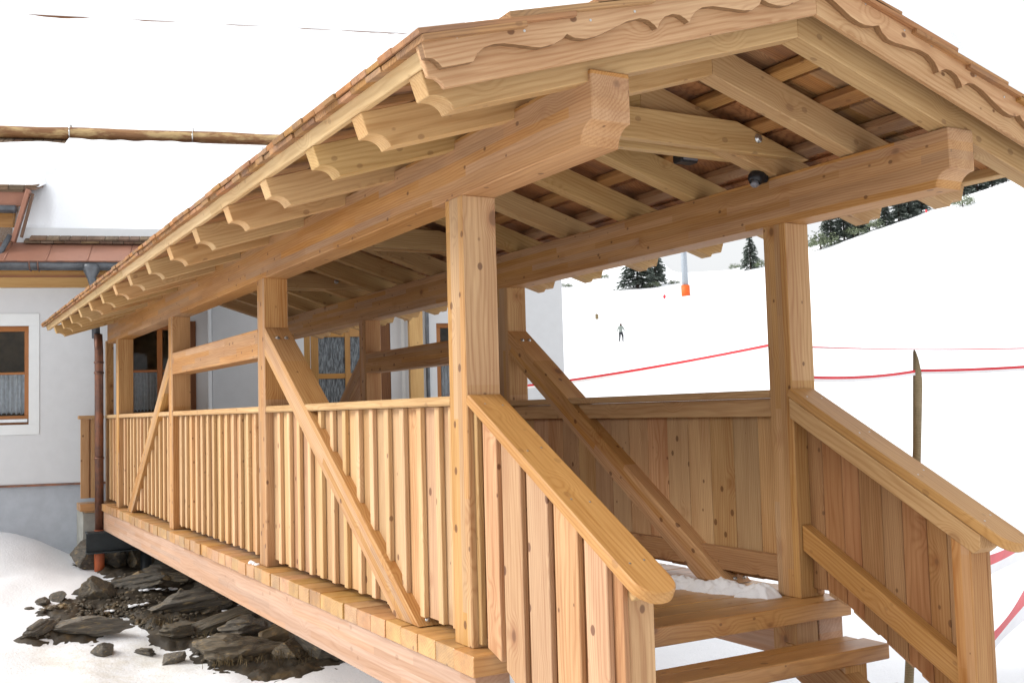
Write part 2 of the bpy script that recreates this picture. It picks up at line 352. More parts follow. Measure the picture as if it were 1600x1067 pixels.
def terrain():
    n = 190; vs = []; fs = []
    def co(i, c): t = (i/n*2-1); return c+math.sinh(t*6.6)*math.copysign(1, 1)*1.0
    for j in range(n+1):
        for i in range(n+1):
            x, y = co(i, 0), co(j, 7); vs.append((x, y, G(x, y)))
    for j in range(n):
        for i in range(n):
            k = j*(n+1)+i; fs.append((k, k+1, k+n+2, k+n+1))
    me = bpy.data.meshes.new('snow_ground'); me.from_pydata(vs, [], fs); me.shade_smooth()
    o = link('snow_ground', me, M['snow']); o['kind'] = 'structure'; o['label'] = 'snow covered ground rising to the ski slope'
terrain()

# ------------------------------------------------------------ the covered bridge
W0, A = 1.944, .171                      # inner face of the right posts, post size
XR = W0+A; XM = XR/2; HB = 1.994; HT = 2.257
PY = (0., 3.06, 6.06, 9.05)
bridge = thing('covered_bridge', 'roofed wooden footbridge of new larch timber leading to the white house', 'bridge', (XM, 0, -.7))
T = .309; cc = 1/math.sqrt(1+T*T); sn = T*cc; ZA = 2.60
def SP(side, s, t, y):                   # roof slope coordinates: s down from the apex, t square to the slope
    return Vector((XM+side*(s*cc+t*sn), y, ZA-s*sn+t*cc))

for y in PY:                             # posts
    for x in (0, W0): box('post', (x, y, 0), (x+A, y+A, HB+.001), M['post'], bridge, 'z', .005)
for x in (0, W0):                        # purlins with coved front ends
    yB = -1.048; k = 8; pts = [(x, 9.86, HB), (x, 9.86, HT), (x, yB, HT), (x, yB, HB+.074)]
    for i in range(1, k+1):
        a = math.pi/2*i/k; pts.append((x, yB+.079*math.sin(a), HB+.074*math.cos(a)))
    prism('purlin', pts, (A, 0, 0), (0, 1, 0), M['beam'], bridge, .004)
for x in (-.035, XR-.135):                # floor girders
    box('floor_girder', (x, -.085, -.335), (x+.17, 10.3, -.092), M['girder'], bridge, 'y', .005)

def bolt(c, d, parent, r=.016):
    c, d = Vector(c), Vector(d).normalized()
    link('bolt', tube_mesh([Vector(), d*.004, d*.0041, d*.014], [r, r, r*.55, r*.5], 8), M['bolt'], parent, Matrix.Translation(c))
for x, sgn in ((0, 1), (W0, -1)):         # braces, and the cross rail of the middle bay
    b1 = prism('brace', [(x, 3.06, 1.65), (x, 3.06, 1.455), (x, .85, .002), (x, .56, .002)], (A, 0, 0), (0, 2.5, 1.65), M['post'], bridge)
    b2 = prism('brace', [(x, 6.231, 1.62), (x, 6.231, 1.425), (x, 8.22, .002), (x, 8.5, .002)], (A, 0, 0), (0, 2.2, -1.6), M['post'], bridge)
    nrm = Vector((0, -1.65, 2.5)).normalized()
    for dx in (.055, .115): bolt((x+dx, 2.93, 1.65-.13*.66+.001), nrm, b1)
    for dx in (.05, .12): bolt((x+dx, .57, .03), (0, -.6, .3), b1, .013)
    box('cross_rail', (x, 3.06+A, 1.447), (x+A, 6.06, 1.648), M['beam'], bridge, 'y')

# railings: cap, rails, flush boards and narrow battens over the joints outside
def railing(side):
    if side < 0: xo, d, x0 = .03, 1, 0.
    else: xo, d, x0 = XR-.03, -1, W0
    def xr(a, b): return sorted((xo+d*a, xo+d*b))
    for k in range(4):
        y0, y1 = PY[k]+A, (PY[k+1] if k < 3 else 10.10)
        cap = bar('railing_cap', (x0+A/2, y0, 1.079), (x0+A/2, y1, 1.079), A-.004, .044, M['railcap'], bridge, ch=.008)
        xa, xb = xr(.050, .10)
        for z0, z1, nm in ((.955, 1.056, 'top_rail'), (.07, .20, 'bottom_rail')):
            box(nm, (xa, y0, z0), (xb, y1, z1), M['railcap'] if nm == 'top_rail' else M['backboard'], cap, 'y')
        n = 14 if k < 3 else 4; pitch = (y1-y0)/n
        for i in range(n):
            xf = xr(.026, .049); ya, yb = y0+pitch*i+.0015, y0+pitch*(i+1)-.0015; dz = random.uniform(-.004, .004)
            box('board', (xf[0], ya, .046+dz), (xf[1], yb, 1.055), M['board'], cap, 'z', .002)
            wv = random.uniform(.046, .056); dx = random.uniform(0, .002); yc = y0+pitch*i+random.uniform(-.006, .006)
            if i == 0: yc = y0+.028+random.uniform(0, .05)
            xf = xr(-dx, .026-dx)
            box('batten', (xf[0], yc-wv/2, .046+random.uniform(-.004, .004)), (xf[1], yc+wv/2, 1.055), M['batten_l'], cap, 'z', .003)
railing(-1); railing(1)

# deck planks
y = -.13; i = 0
while y < 10.25:
    j = random.uniform(-.006, .006); xl = -.06 if y < 10.0 else -.30
    box('deck_plank', (xl+j, y, -.09), (XR+.06+j, y+.187, random.uniform(-.003, .001)), M['deck'], bridge, 'x', .004)
    y += .195; i += 1

# stairs: treads, carriages, sloping panels, newels and caps
SL = .556
for k in range(1, 5):
    z = -.17*k; yf = -.13-.315*k+.0
    box('tread', (.09, yf, z-.075), (2.085, yf+.165, z), M['deck'], bridge, 'x', .006)
    box('tread', (.10, yf+.172, z-.07), (2.06, yf+.262, z-.004), M['deck'], bridge, 'x', .006)
for x in (.25, 1.80):
    prism('stair_carriage', [(x, -.02, -.20), (x, -.30, -.20-.02), (x, -1.42, -.86), (x, -1.42, -1.0), (x, -.02, -.34)], (.10, 0, 0), (0, 1.3, .7), M['backboard'], bridge)
    for k in range(0, 4):
        z = -.17*k; yf = -.12-.315*k+.02
        box('step_block', (x+.005, yf, z-.09-.16), (x+.155, yf+.17, z-(.092 if k == 0 else .077)), M['post'], bridge, 'z')
box('cross_beam', (.14, 4.4, -.30), (W0+.02, 4.54, -.10), M['backboard'], bridge, 'x')

def stair_panel(side):
    if side < 0: xo, d, xc0 = .03, 1, 0.
    else: xo, d, xc0 = XR-.03, -1, W0-.025
    ytop, yend = -.004, -1.27; z0 = 1.108
    zt = lambda y: z0+SL*y
    # cap with rounded nose
    wc = .172; x0, x1 = xc0, xc0+wc
    def cp(x, y, dz=0): return Vector((x, y, zt(y)+dz))
    ol = [cp(x0, ytop), cp(x1, ytop)]
    r = .08
    for i in range(7):
        a = math.pi/2*i/6; ol.append(cp(x1-r+r*math.cos(a), yend+r-r*math.sin(a)))
    for i in range(7):
        a = math.pi/2*i/6; ol.append(cp(x0+r-r*math.sin(a), yend+r-r*math.cos(a)))
    nv = Vector((0, -SL, 1)).normalized()*-.047
    cap = prism('stair_handrail', [p for p in ol], nv, (0, 1, SL), M['cap'], bridge, .008)
    zb = lambda y: zt(y)-.055
    for yy in (-.10, -.42, -.76, -1.10):
        for xx in (.045, .12):
            link('screw', tube_mesh([Vector(), -nv.normalized()*.0012], .0045, 6), M['bolt'], cap, Matrix.Translation(cp(x0+xx+random.uniform(-.008, .008), yy+random.uniform(-.02, .02), .0004)))
    # rails on the inner side
    def xr(a, b): return sorted((xo+d*a, xo+d*b))
    ye = -1.115
    xa, xb = xr(.050, .168)
    prism('top_rail', [(xa, -.002, zb(0)), (xa, ye, zb(ye)), (xa, ye, zb(ye)-.06), (xa, ye+.035, zb(ye)-.085), (xa, -.002, zb(0)-.105)], (xb-xa, 0, 0), (0, 1, SL), M['railcap'], cap)
    xa, xb = xr(.050, .115)
    prism('bottom_rail', [(xa, -.002, .384), (xa, -.957, .384-.957*SL), (xa, -.957, .384-.957*SL-.135), (xa, -.002, .25)], (xb-xa, 0, 0), (0, 1, SL), M['cap'], cap)
    yn = -1.06; nx0, nx1 = xr(.050, .160)
    prism('newel', [(nx0, yn, -.72), (nx0, yn, zb(yn)-.09), (nx0, yn+.1, zb(yn+.1)-.09), (nx0, yn+.1, -.72)], (nx1-nx0, 0, 0), (0, 0, 1), M['post'], cap)
    lo = lambda y: .046 if y > -.14 else .046+SL*1.05*(y+.14)
    for yz, ya in ((-.002, -.10), (-.103, -.23), (-.233, -.34), (-.343, -.48), (-.483, -.60), (-.603, -.74), (-.743, -.85), (-.853, -.97), (-.973, -1.06)):    # flush inner boards
        x2, x3 = xr(.027, .049)
        prism('board', [(x2, yz, lo(yz)), (x2, yz, zb(yz)), (x2, ya, zb(ya)), (x2, ya, lo(ya))], (x3-x2, 0, 0), (0, 0, 1), M['backboard'], cap, .002)
    for yz, ya in ((-.002, -.034), (-.085, -.204), (-.246, -.402), (-.45, -.607), (-.652, -.815), (-.86, -1.0)):   # wide outer boards with open joints
        x2, x3 = xr(0, .026)
        prism('cover_board', [(x2, yz, lo(yz)-.03), (x2, yz, zb(yz)), (x2, ya, zb(ya)), (x2, ya, lo(ya)-.03)], (x3-x2, 0, 0), (0, 0, 1), M['board'], cap, .003)
stair_panel(-1); stair_panel(1)

# roof: rafters, collar ties, battens, laths, shingles, bargeboards
RY = (-1.03, -.49, .06, .745, 1.445, 2.18, 2.92, 3.66, 4.40, 5.09, 5.79, 6.50, 7.22, 7.93, 8.65, 9.37)
for side in (-1, 1):
    pf = [(.057*T, -.057), (1.697, -.057)]
    for i in range(1, 8):
        a = math.pi/2*i/8; pf.append((1.697+.078*math.sin(a)*1.0, -.057+.061*(1-math.cos(a))))
    pf = [(.057*T, -.057), (1.697, -.057)]
    for i in range(1, 9):
        a = math.pi/2*i/8; pf.append((1.697+.078*(1-math.cos(a)), -.057+.061*math.sin(a)))
    pf += [(1.778, .092), (-.092*T+.0005, .092)]
    base = None
    for y in RY:
        sa = Vector((side*cc, 0, -sn)); ta = Vector((side*sn, 0, cc)); ya = ta.cross(sa)
        fr = Matrix((sa, ya, ta)).transposed().to_4x4(); fr.translation = SP(side, .85, .02, y+.05)
        if base is None:
            base = prism_mesh([SP(side, s, t, y) for s, t in pf], (0, .10, 0), fr, .003, M['rafter'])
        link('rafter', base, None, bridge, fr)
def tie(yc):
    for y0 in (yc-.063, yc+.102):
        zb_, zt_ = 2.352, 2.512
        xa = 1.09; x2 = (ZA+.09-zt_)/T
        o = prism('collar_tie', [(XM-xa, y0, zb_), (XM+xa, y0, zb_), (XM+x2, y0, zt_), (XM-x2, y0, zt_)], (0, .058, 0), (1, 0, 0), M['rafter'], bridge)
        if y0 < yc:
            for sx in (-1, 1): bolt((XM+sx*.72, y0, 2.435), (0, -1, 0), o, .026)
for k in (2, 7, 11): tie(RY[k])
for side in (-1, 1):
    for s in (.06, .385, .72, 1.05, 1.38):
        bar('roof_batten', SP(side, s, .115, -1.085), SP(side, s, .115, 10.0), .085, .045, M['batten'], bridge, upv=Vector((side*sn, 0, cc)))
    ys = [-1.085, 1.75, 4.6, 7.3, 10.02]
    for a, b in zip(ys, ys[1:]):
        bar('eave_lath', SP(side, 1.765, .128, a), SP(side, 1.765, .128, b-.002), .045, .072, M['lath'], bridge, upv=Vector((side*sn, 0, cc)))
# shingles
S0, PITCH = 1.838, .358
rows = [(1.828, .40, .147, .135, 0)] + [(S0-PITCH*k, .62, .170, .142, k+1) for k in range(5)]
for side in (-1, 1):
    bm = bmesh.new()
    ta = Vector((side*sn, 0, cc))
    for (sb, ln, tb, tt, k) in rows:
        y = -1.20
        n = 0
        while y < 10.02:
            wd = random.choice((.11, .125, .14, .155, .17)) if k != 1 else random.choice((.12, .14, .16))
            if n == 0: wd = .22
            y1 = min(y+wd, 10.05); js = random.uniform(-.006, .006); th = .021+random.uniform(-.003, .003); jt = random.uniform(0, .002)
            if sb-ln < .02: ln_ = sb-.005
            else: ln_ = ln
            p0, p1 = SP(side, sb+js, tb+jt, 0), SP(side, sb-ln_, tt+jt, 0)
            p0.y = p1.y = (y+y1)/2
            single = (side < 0 and k < 2) or n < 7
            if single:
                c0 = (p0+p1)/2+ta*th/2; d = (p1-p0)/2
                bar('shingle', c0-d, c0+d, y1-y-.003, round(th, 3), M['shingle'], bridge, upv=ta, ch=.002)
            else:
                h = Vector((0, (y1-y)/2-.0015, 0))
                v = [bm.verts.new(q) for q in (p0-h, p0+h, p1+h, p1-h, p0-h+ta*th, p0+h+ta*th, p1+h+ta*th, p1-h+ta*th)]
                for f in ((3, 2, 1, 0), (4, 5, 6, 7), (0, 1, 5, 4), (1, 2, 6, 5), (2, 3, 7, 6), (3, 0, 4, 7)): bm.faces.new([v[q] for q in f])
            y = y1; n += 1
    bmesh.ops.recalc_face_normals(bm, faces=bm.faces)
    me = bpy.data.meshes.new('shingle_layer'); bm.to_mesh(me); bm.free()
    o = link('shingle_layer', me, M['shingle'], bridge); o['kind'] = 'stuff'
# bargeboards
SC = [(0, .085), (.06, .072), (.15, .054), (.2, .051), (.24, .057), (.28, .072), (.313, .092), (.335, .072), (.38, .058), (.42, .062), (.5, .082), (.57, .099), (.624, .102), (.665, .09), (.69, .073), (.706, .056), (.72, .072), (.745, .09), (.778, .097), (.815, .092), (.845, .075), (.863, .055), (.875, .073), (.895, .091), (.93, .103), (.99, .1), (1.07, .082), (1.14, .068), (1.19, .066), (1.235, .076), (1.262, .094), (1.285, .08), (1.33, .068), (1.383, .065), (1.42, .073), (1.46, .085), (1.52, .1), (1.56, .104), (1.6, .099), (1.635, .083), (1.656, .06), (1.72, .059), (1.775, .06), (1.785, .079), (1.80, .094), (1.825, .099), (1.822, .171)]
for side in (-1, 1):
    g = (side*cc, 0, -sn)
    sp_ = bar('bargeboard_packing', SP(side, .02, .13, -1.07), SP(side, 1.74, .13, -1.07), .075, .06, M['backboard'], bridge, upv=Vector((side*sn, 0, cc)))
    bk = [(0, 0), (1.767, 0), (1.775, .022), (1.79, .038), (1.815, .046), (1.82, .169), (-.169*T, .169)]
    ob = prism('bargeboard', [SP(side, s, t, -1.111) for s, t in bk], (0, -.026, 0), g, M['barge'], bridge, .003)
    ft = [(max(s, -t*T), t) for s, t in SC]; ft[0] = (-.085*T, .085)
    tr_ = prism('scalloped_trim', [SP(side, s, t, -1.1372) for s, t in ft]+[SP(side, -.171*T, .171, -1.1372)], (0, -.033, 0), g, M['barge'], ob, .002)
    tr_.data.materials.append(M['sawn'])  # edge faces take the tone with the shade painted in
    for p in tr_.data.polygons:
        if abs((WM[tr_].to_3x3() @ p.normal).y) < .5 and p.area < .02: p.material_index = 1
    for s in (.2, .45, .62, .95, 1.15, 1.42, 1.7):
        for dt in (.135,):
            link('screw', tube_mesh([Vector(), Vector((0, -.0012, 0))], .005, 6), M['bolt'], ob, Matrix.Translation(SP(side, s+random.uniform(-.03, .03), dt+random.uniform(-.01, .012), -1.1703)))

# snow lying on the bridge roof
def roof_snow():
    ny, ns = 90, 10; vs = []; fs = []
    prof = [(-1.45, 0.)]+[(-1.43+2.86*i/16, 1.) for i in range(17)]+[(1.45, 0.)]
    for j in range(ny+1):
        y = -1.08+11.0*j/ny; ed = min(1, min(y+1.08, 9.92-y)/.12+.05) if 0 < j < ny else 0
        for d, h in prof:
            s = abs(d); sd_ = -1 if d < 0 else 1
            p = SP(sd_, s, .19, y)
            th = (.27+.08*noise.noise(Vector((d*1.3, y*.7, 4)))+.04*noise.noise(Vector((d*5, y*4, 2))))*h*ed**.6
            th *= min(1, .25+(1.45-s)*2.2)
            p.z += th+.0; p.y += (.05*noise.noise(Vector((d*4, 1, j)))) if j in (0, 1) else 0
            vs.append(p)
    k = len(prof)
    for j in range(ny):
        for i in range(k-1): fs.append((j*k+i, j*k+i+1, (j+1)*k+i+1, (j+1)*k+i))
    me = bpy.data.meshes.new('roof_snow'); me.from_pydata(vs, [], fs); me.shade_smooth()
    tag(link('roof_snow', me, M['snow']), 'layer of snow lying on the shingled bridge roof', 'snow', kind='stuff')
roof_snow()

# ------------------------------------------------------------ the house
YW, YR = 11.0, 12.0
XF = Matrix.Translation((-.8, 11, 0)) @ Matrix.Rotation(math.radians(-17), 4, 'Z') @ Matrix.Translation((.8, -11, 0))
house = thing('white_house', 'white plastered house with snowy roof at the far end of the bridge', 'house', (1, 12, -.6))
def wallbox(name, lo, hi, mt, parent, ch=.001): return box(name, lo, hi, mt, parent, 'x', ch)
# front wall left with openings for two windows
W1 = (-2.02, -.80, 1.007, 2.30); W2 = (.36, 1.30, 1.007, 2.30)
def wall_with_holes(name, x0, x1, z0, z1, y, th, holes, mt, parent):
    bm = bmesh.new()
    xs = sorted({x0, x1, *[h[0] for h in holes], *[h[1] for h in holes]}); zs = sorted({z0, z1, *[h[2] for h in holes], *[h[3] for h in holes]})
    c = Vector(((x0+x1)/2, y, z0))
    for a, b in zip(xs, xs[1:]):
        for p, q in zip(zs, zs[1:]):
            if any(h[0] <= a and b <= h[1] and h[2] <= p and q <= h[3] for h in holes): continue
            for yy in (y, y+th): bm.faces.new([bm.verts.new(Vector(v)-c) for v in ((a, yy, p), (b, yy, p), (b, yy, q), (a, yy, q))])
    for h in holes+[(x0, x1, z0, z1)]:
        r = [(h[0], h[2]), (h[1], h[2]), (h[1], h[3]), (h[0], h[3])]
        for (a, p), (b, q) in zip(r, r[1:]+r[:1]): bm.faces.new([bm.verts.new(Vector(v)-c) for v in ((a, y, p), (b, y, q), (b, y+th, q), (a, y+th, p))])
    bmesh.ops.remove_doubles(bm, verts=bm.verts, dist=1e-5); bmesh.ops.recalc_face_normals(bm, faces=bm.faces)
    me = bpy.data.meshes.new(name); bm.to_mesh(me); bm.free(); return link(name, me, mt, parent, Matrix.Translation(c))
wall_l = wall_with_holes('wall', -9, 1.463, .23, 3.6, YW, .3, [W1, W2], M['plaster'], house)
wallbox('plinth', (-9, YW+.02, -1.2), (1.45, YW+.3, .20), M['plinth'], house)
wallbox('drip_flashing', (-9, YW-.018, .20), (1.475, YW+.1, .228), M['copperpipe'], house)
wallbox('side_wall', (1.16, YW+.302, -1.2), (1.458, YR+6, 3.6), M['plaster'], house)
W3 = (4.75, 5.85, 1.1, 2.37); DR = (2.77, 4.05, .0, 2.55)
wall_with_holes('wall', 1.463, 6.75, -1.3, 4.1, YR, .3, [W3, DR], M['plaster'], house)
wallbox('side_wall', (6.45, YR+.302, -1.3), (6.748, 26, 3.6), M['plaster'], house)
wallbox('back_wall', (-9, 25.7, -1.2), (6.44, 26, 3.6), M['plaster'], house)
def window(x0, x1, z0, z1, y, parent, surround=True, curtain=True):
    bm = bmesh.new()
    fr = thing_part = None
    f = .068
    # frame ring
    fr = box('window', (x0, y+.06, z1-f), (x1, y+.13, z1), M['frame'], parent, 'x', .004)
    box('frame', (x0, y+.06, z0), (x1, y+.13, z0+f+.05), M['frame'], fr, 'x', .004)
    for a in (x0, x1-f): box('frame', (a, y+.06, z0+f+.05), (a+f, y+.13, z1-f), M['frame'], fr, 'z', .004)
    xm, zt = (x0+x1)/2, z0+(z1-z0)*.52
    box('mullion', (xm-.035, y+.063, z0+f+.05), (xm+.035, y+.126, z1-f), M['frame'], fr, 'z', .004)
    for a, b in ((x0+f, xm-.035), (xm+.035, x1-f)):
        box('glazing_bar', (a, y+.07, zt-.016), (b, y+.12, zt+.016), M['frame'], fr, 'x', .003)
        for p, q in ((z0+f+.05, zt-.016), (zt+.016, z1-f)):
            me = bpy.data.meshes.new('pane'); c = Vector(((a+b)/2, y+.095, (p+q)/2)); hx, hz = (b-a)/2, (q-p)/2
            me.from_pydata([(-hx, 0, -hz), (hx, 0, -hz), (hx, 0, hz), (-hx, 0, hz)], [], [(0, 1, 2, 3)])
            link('pane', me, M['glass'], fr, Matrix.Translation(c))
        if curtain:
            vs = []; fs = []; n = 60; ztop = zt-.0
            for i in range(n+1):
                xx = a+(b-a)*i/n; yy = .03*math.sin(i*.95)+.012*math.sin(i*2.3)
                for kz in range(9):
                    zz = z0+f+.06+.03*abs(math.sin(i*.42))*(kz == 0)+(ztop-z0-f-.06)*kz/8
                    vs.append((xx, y+.22+yy*(1-.04*kz), zz))
            for i in range(n):
                for kz in range(8): fs.append((i*9+kz, (i+1)*9+kz, (i+1)*9+kz+1, i*9+kz+1))
            me = bpy.data.meshes.new('curtain'); me.from_pydata(vs, [], fs); me.shade_smooth(); link('curtain', me, M['curtain'], fr)
    box('sill', (x0+.02, y+.01, z0+.03), (x1-.02, y+.063, z0+.075), M['alu'], fr, 'x', .004)
    # dark room behind
    bmr = bmesh.new(); lo, hi = Vector((x0-.3, y+.301, z0-.5)), Vector((x1+.1, y+1.5, z1+.1))
    c = (lo+hi)/2; h = (hi-lo)/2
    v = [bmr.verts.new((sx*h.x, sy*h.y, sz*h.z)) for sx in (-1, 1) for sy in (-1, 1) for sz in (-1, 1)]
    for q in ((2, 3, 7, 6), (0, 1, 3, 2), (4, 6, 7, 5), (0, 2, 6, 4), (1, 5, 7, 3)): bmr.faces.new([v[k] for k in q])
    me = bpy.data.meshes.new('room'); bmr.to_mesh(me); bmr.free(); link('room_lining', me, M['room'], fr, Matrix.Translation(c))
    if surround:
        s = .13; e = y-.012
        for lo, hi, ax in (((x0-s, e, z0-s), (x1+s, y-.001, z0), 'x'), ((x0-s, e, z1), (x1+s, y-.001, z1+s+.03), 'x'), ((x0-s, e, z0), (x0, y-.001, z1), 'z'), ((x1, e, z0), (x1+s, y-.001, z1), 'z')):
            box('surround', lo, hi, M['surround'], fr, ax, .002)
    return fr
window(*W1, YW, house); w2 = window(*W2, YW, house, surround=False)
box('reveal', (W2[1]-.075, YW-.02, W2[2]), (W2[1]+.005, YW+.058, W2[3]+.04), M['brown'], w2, 'z')
window(*W3, YR, house, surround=False)
# entrance door of ribbed glass
dr = box('door', (DR[0], YR+.03, DR[3]-.10), (DR[1], YR+.13, DR[3]), M['door'], house, 'x', .004)
xs = [DR[0], DR[0]+.10]
for a, b in ((2.77, 2.86), (2.87, 2.98), (3.37, 3.45), (3.80, 3.86), (3.87, 4.05)):
    box('door_stile', (a, YR+.03, .0), (b, YR+.12, DR[3]-.10), M['door'] if a < 3.86 else M['brown'], dr, 'z', .004)
for a, b in ((2.98, 3.37), (3.45, 3.80)):
    for z0, z1 in ((.0, .16), (.86, .96), (1.56, 1.635), (2.18, 2.45)): box('door_rail', (a, YR+.035, z0), (b, YR+.115, z1), M['door'], dr, 'x', .004)
    for z0, z1 in ((.16, .86), (.96, 1.56), (1.635, 2.18)): box('pane', (a, YR+.065, z0), (b, YR+.08, z1), M['rainglass'], dr, 'z', .001)
box('door_handle', (3.39, YR-.03, 1.0), (3.43, YR+.03, 1.18), M['alu'], dr, 'z', .01)
pc = box('porch_column', (4.29, 11.6, -.9), (4.49, 11.8, 2.9), M['pale'], house, 'z', .006)
bar('column_bracket', (4.29, 11.7, 2.42), (3.85, 11.7, 2.9), .12, .12, M['pale'], pc)
tube('porch_pipe', [(4.60, 11.93, -1), (4.60, 11.93, 3.1)], .03, M['zinc'], house)
box('corner_strip', (4.21, YR-.03, -.5), (4.26, YR-.001, 3.2), M['surround'], house, 'z')

# eaves: wall plate board, copper apron, shingle course, gutter
X0, X1 = -9., 2.2; X2 = 6.95
box('eave_board', (X0, YW-.06, 2.80), (X1, YW-.001, 2.945), M['pale'], house, 'x')
box('soffit', (X0, 10.55, 2.95), (X1, YW+.3, 2.99), M['door'], house, 'x')
RS = .55
def roofpt(x, y, dz=0): return Vector((x, y, 3.44+RS*(y-11.0)+dz))
x = X0
while x < X1:                                            # copper apron in folded sheets
    prism('copper_sheet', [(x, 10.50, 3.08), (x, 10.98, 3.40), (x, 10.98, 3.38), (x, 10.50, 3.06)], (.498, 0, 0), (1, 0, 0), M['copper'], house, .003)
    tube('standing_seam', [(x, 10.51, 3.09), (x, 10.97, 3.395)], .008, M['copper'], house, 5) if -2 < x < 3 else None
    x += .5
prism('copper_drip', [(X0, 10.50, 3.02), (X0, 10.50, 3.045), (X0, 10.93, 2.95), (X0, 10.93, 2.93)], (X1-X0, 0, 0), (1, 0, 0), M['copper'], house, 0)
prism('roof', [(X0, 11.0, 3.40), (X0, 26, 3.40+15*RS), (X0, 28, 3.40+13.9*RS), (X0, 28, 3.2+13.9*RS), (X0, 26, 3.2+15*RS), (X0, 11.0, 3.30)], (X1-X0, 0, 0), (1, 0, 0), M['brown'], house, 0)
prism('roof', [(X1, 12.0, 3.40+RS), (X1, 26, 3.40+15*RS), (X1, 28, 3.40+13.9*RS), (X1, 28, 3.2+13.9*RS), (X1, 26, 3.2+15*RS), (X1, 12.0, 3.30+RS)], (X2-X1, 0, 0), (1, 0, 0), M['brown'], house, 0)
x = -.85
while x < 1.4:                                           # eave shingles in view
    wd = random.uniform(.13, .27)
    for r in range(2):
        bar('roof_shingle', (x+wd/2+r*.07, 10.90-r*.012, 3.39+r*.034), (x+wd/2+r*.07, 11.5, 3.39+r*.034+.58*RS), wd-.006, .028, M['oldshingle'], house, ch=.003)
    x += wd
gy, gz = 10.42, 3.005
gp = []
bm = bmesh.new(); ga = [math.pi+math.pi*i/8 for i in range(9)]
pr_ = [(.075*math.cos(a), .075*math.sin(a)) for a in ga]
r0 = [bm.verts.new((X0, gy+a, gz+.05+b*1.35)) for a, b in pr_]; r1 = [bm.verts.new((X1, gy+a, gz+.05+b*1.35)) for a, b in pr_]
for i in range(8): bm.faces.new((r0[i], r0[i+1], r1[i+1], r1[i])).smooth = True
me = bpy.data.meshes.new('gutter'); bm.to_mesh(me); bm.free(); gut = link('gutter', me, M['zinc'], house)
sol = gut.modifiers.new('t', 'SOLIDIFY'); sol.thickness = .006
tube('gutter_bead', [(X0, gy-.078, gz+.055), (X1, gy-.078, gz+.055)], .011, M['copperpipe'], gut, 6)
for x in (-.66, -.56, .75, 1.6, -2.0, -3.3):
    tube('gutter_bracket', [(x, gy+.08*math.cos(a)*1.03, gz+.05+.1015*math.sin(a)*1.06) for a in ga], .010, M['copperpipe'], gut, 6)
link('outlet_funnel', tube_mesh([Vector((0, 0, 0)), Vector((0, 0, -.06)), Vector((0, 0, -.17)), Vector((.04, -.06, -.30)), Vector((.07, -.12, -.95))], [.12, .11, .055, .05, .05], 12), M['zinc'], gut, Matrix.Translation((.07, gy, gz+.02)))
XFH = XF.copy(); XF = Matrix.Identity(4)
dp = tube('downpipe', [(-.085, 10.03, 2.12), (-.08, 10.0, 1.9), (-.08, 10.0, -.37)], .053, M['copperpipe'], house)
for z in (1.62, .55, 1.75): tube('pipe_clip', [(-.08, 10.0, z), (-.08, 10.0, z+.025)], .061, M['copperpipe'], dp)
tube('drain_socket', [(-.08, 10.0, -.33), (-.08, 10.0, -1.05)], .062, M['orange'], dp)
XF = XFH
# log snow guard held by iron straps
logp = []
for i in range(40):
    x = -5+i*.30; c = roofpt(x, 15.0, .27); logp.append(c+Vector((0, noise.noise(Vector((x*.7, 1, 0)))*.02, noise.noise(Vector((x*.6, 4, 0)))*.03)))
lg = tube('snow_guard_log', logp, [.105+.012*noise.noise(Vector((i*.4, 9, 0))) for i in range(40)], M['log'], house, 12)
for x in (-1.0+k*2.0 for k in range(-1, 3)):
    c = roofpt(x, 15.0, .27)
    tube('log_strap', [c+Vector((0, .16*math.cos(a)*.8, .15*math.sin(a))) for a in [math.pi*1.4-math.pi*1.35*i/9 for i in range(10)]]+[c+Vector((0, .1, .19))], .011, M['bolt'], lg, 6)
# bare shingles showing below the log
for i in range(18):
    x = -3.0+i*.15
    bar('roof_shingle', roofpt(x, 14.62+.05*math.sin(i*2.1), .14), roofpt(x, 15.4, .14), .14, .03, M['oldshingle'], house, upv=(0, -RS, 1), ch=.003)
prism('ridge_board', [(X0, 25.93, 3.44+15*RS+.1), (X0, 26.07, 3.44+15*RS+.1), (X0, 26.07, 3.44+15*RS+.265), (X0, 25.93, 3.44+15*RS+.265)], (X2-X0, 0, 0), (1, 0, 0), M['brown'], house, 0)
# dormer at the left edge
dx = -.70
dm = box('dormer', (-4.2, 11.0, 3.3), (dx-.30, 14, 4.0), M['door'], house, 'x', .004)
prism('dormer_roof', [(-4.4, 10.88, 4.10), (-4.4, 15.2, 5.42), (-4.4, 15.2, 5.37), (-4.4, 10.88, 4.05)], (dx+4.25, 0, 0), (1, 0, 0), M['oldshingle'], dm, 0)
x = -2.3
while x < dx:
    wd = min(random.uniform(.16, .26), dx+.02-x)
    for r in range(2): bar('roof_shingle', (x+wd/2, 10.83+r*.012, 4.085+r*.034), (x+wd/2, 11.5, 4.085+r*.034+.2), max(.03, wd-.006), .03, M['oldshingle'], dm, ch=.003)
    x += wd
box('copper_fascia', (-4.3, 10.90, 3.87), (dx-.12, 10.96, 4.08), M['copper'], dm, 'x')
bar('dormer_gutter', (-4.3, 10.87, 3.82), (dx-.22, 10.87, 3.82), .10, .10, M['zinc'], dm, ch=.03)
bar('copper_rake', (dx-.07, 10.84, 4.07), (dx-.26, 10.84, 3.38), .05, .11, M['copper'], dm, upv=(0, -1, 0))
bar('copper_rake_edge', (dx-.03, 10.88, 4.03), (dx-.17, 10.88, 3.45), .03, .06, M['oldshingle'], dm, upv=(0, -1, 0))
tube('dormer_pipe', [(dx-.29, 10.80, 3.46), (dx-.40, 10.72, 3.2), (dx-.41, 10.6, 3.09)], .035, M['zinc'], dm)

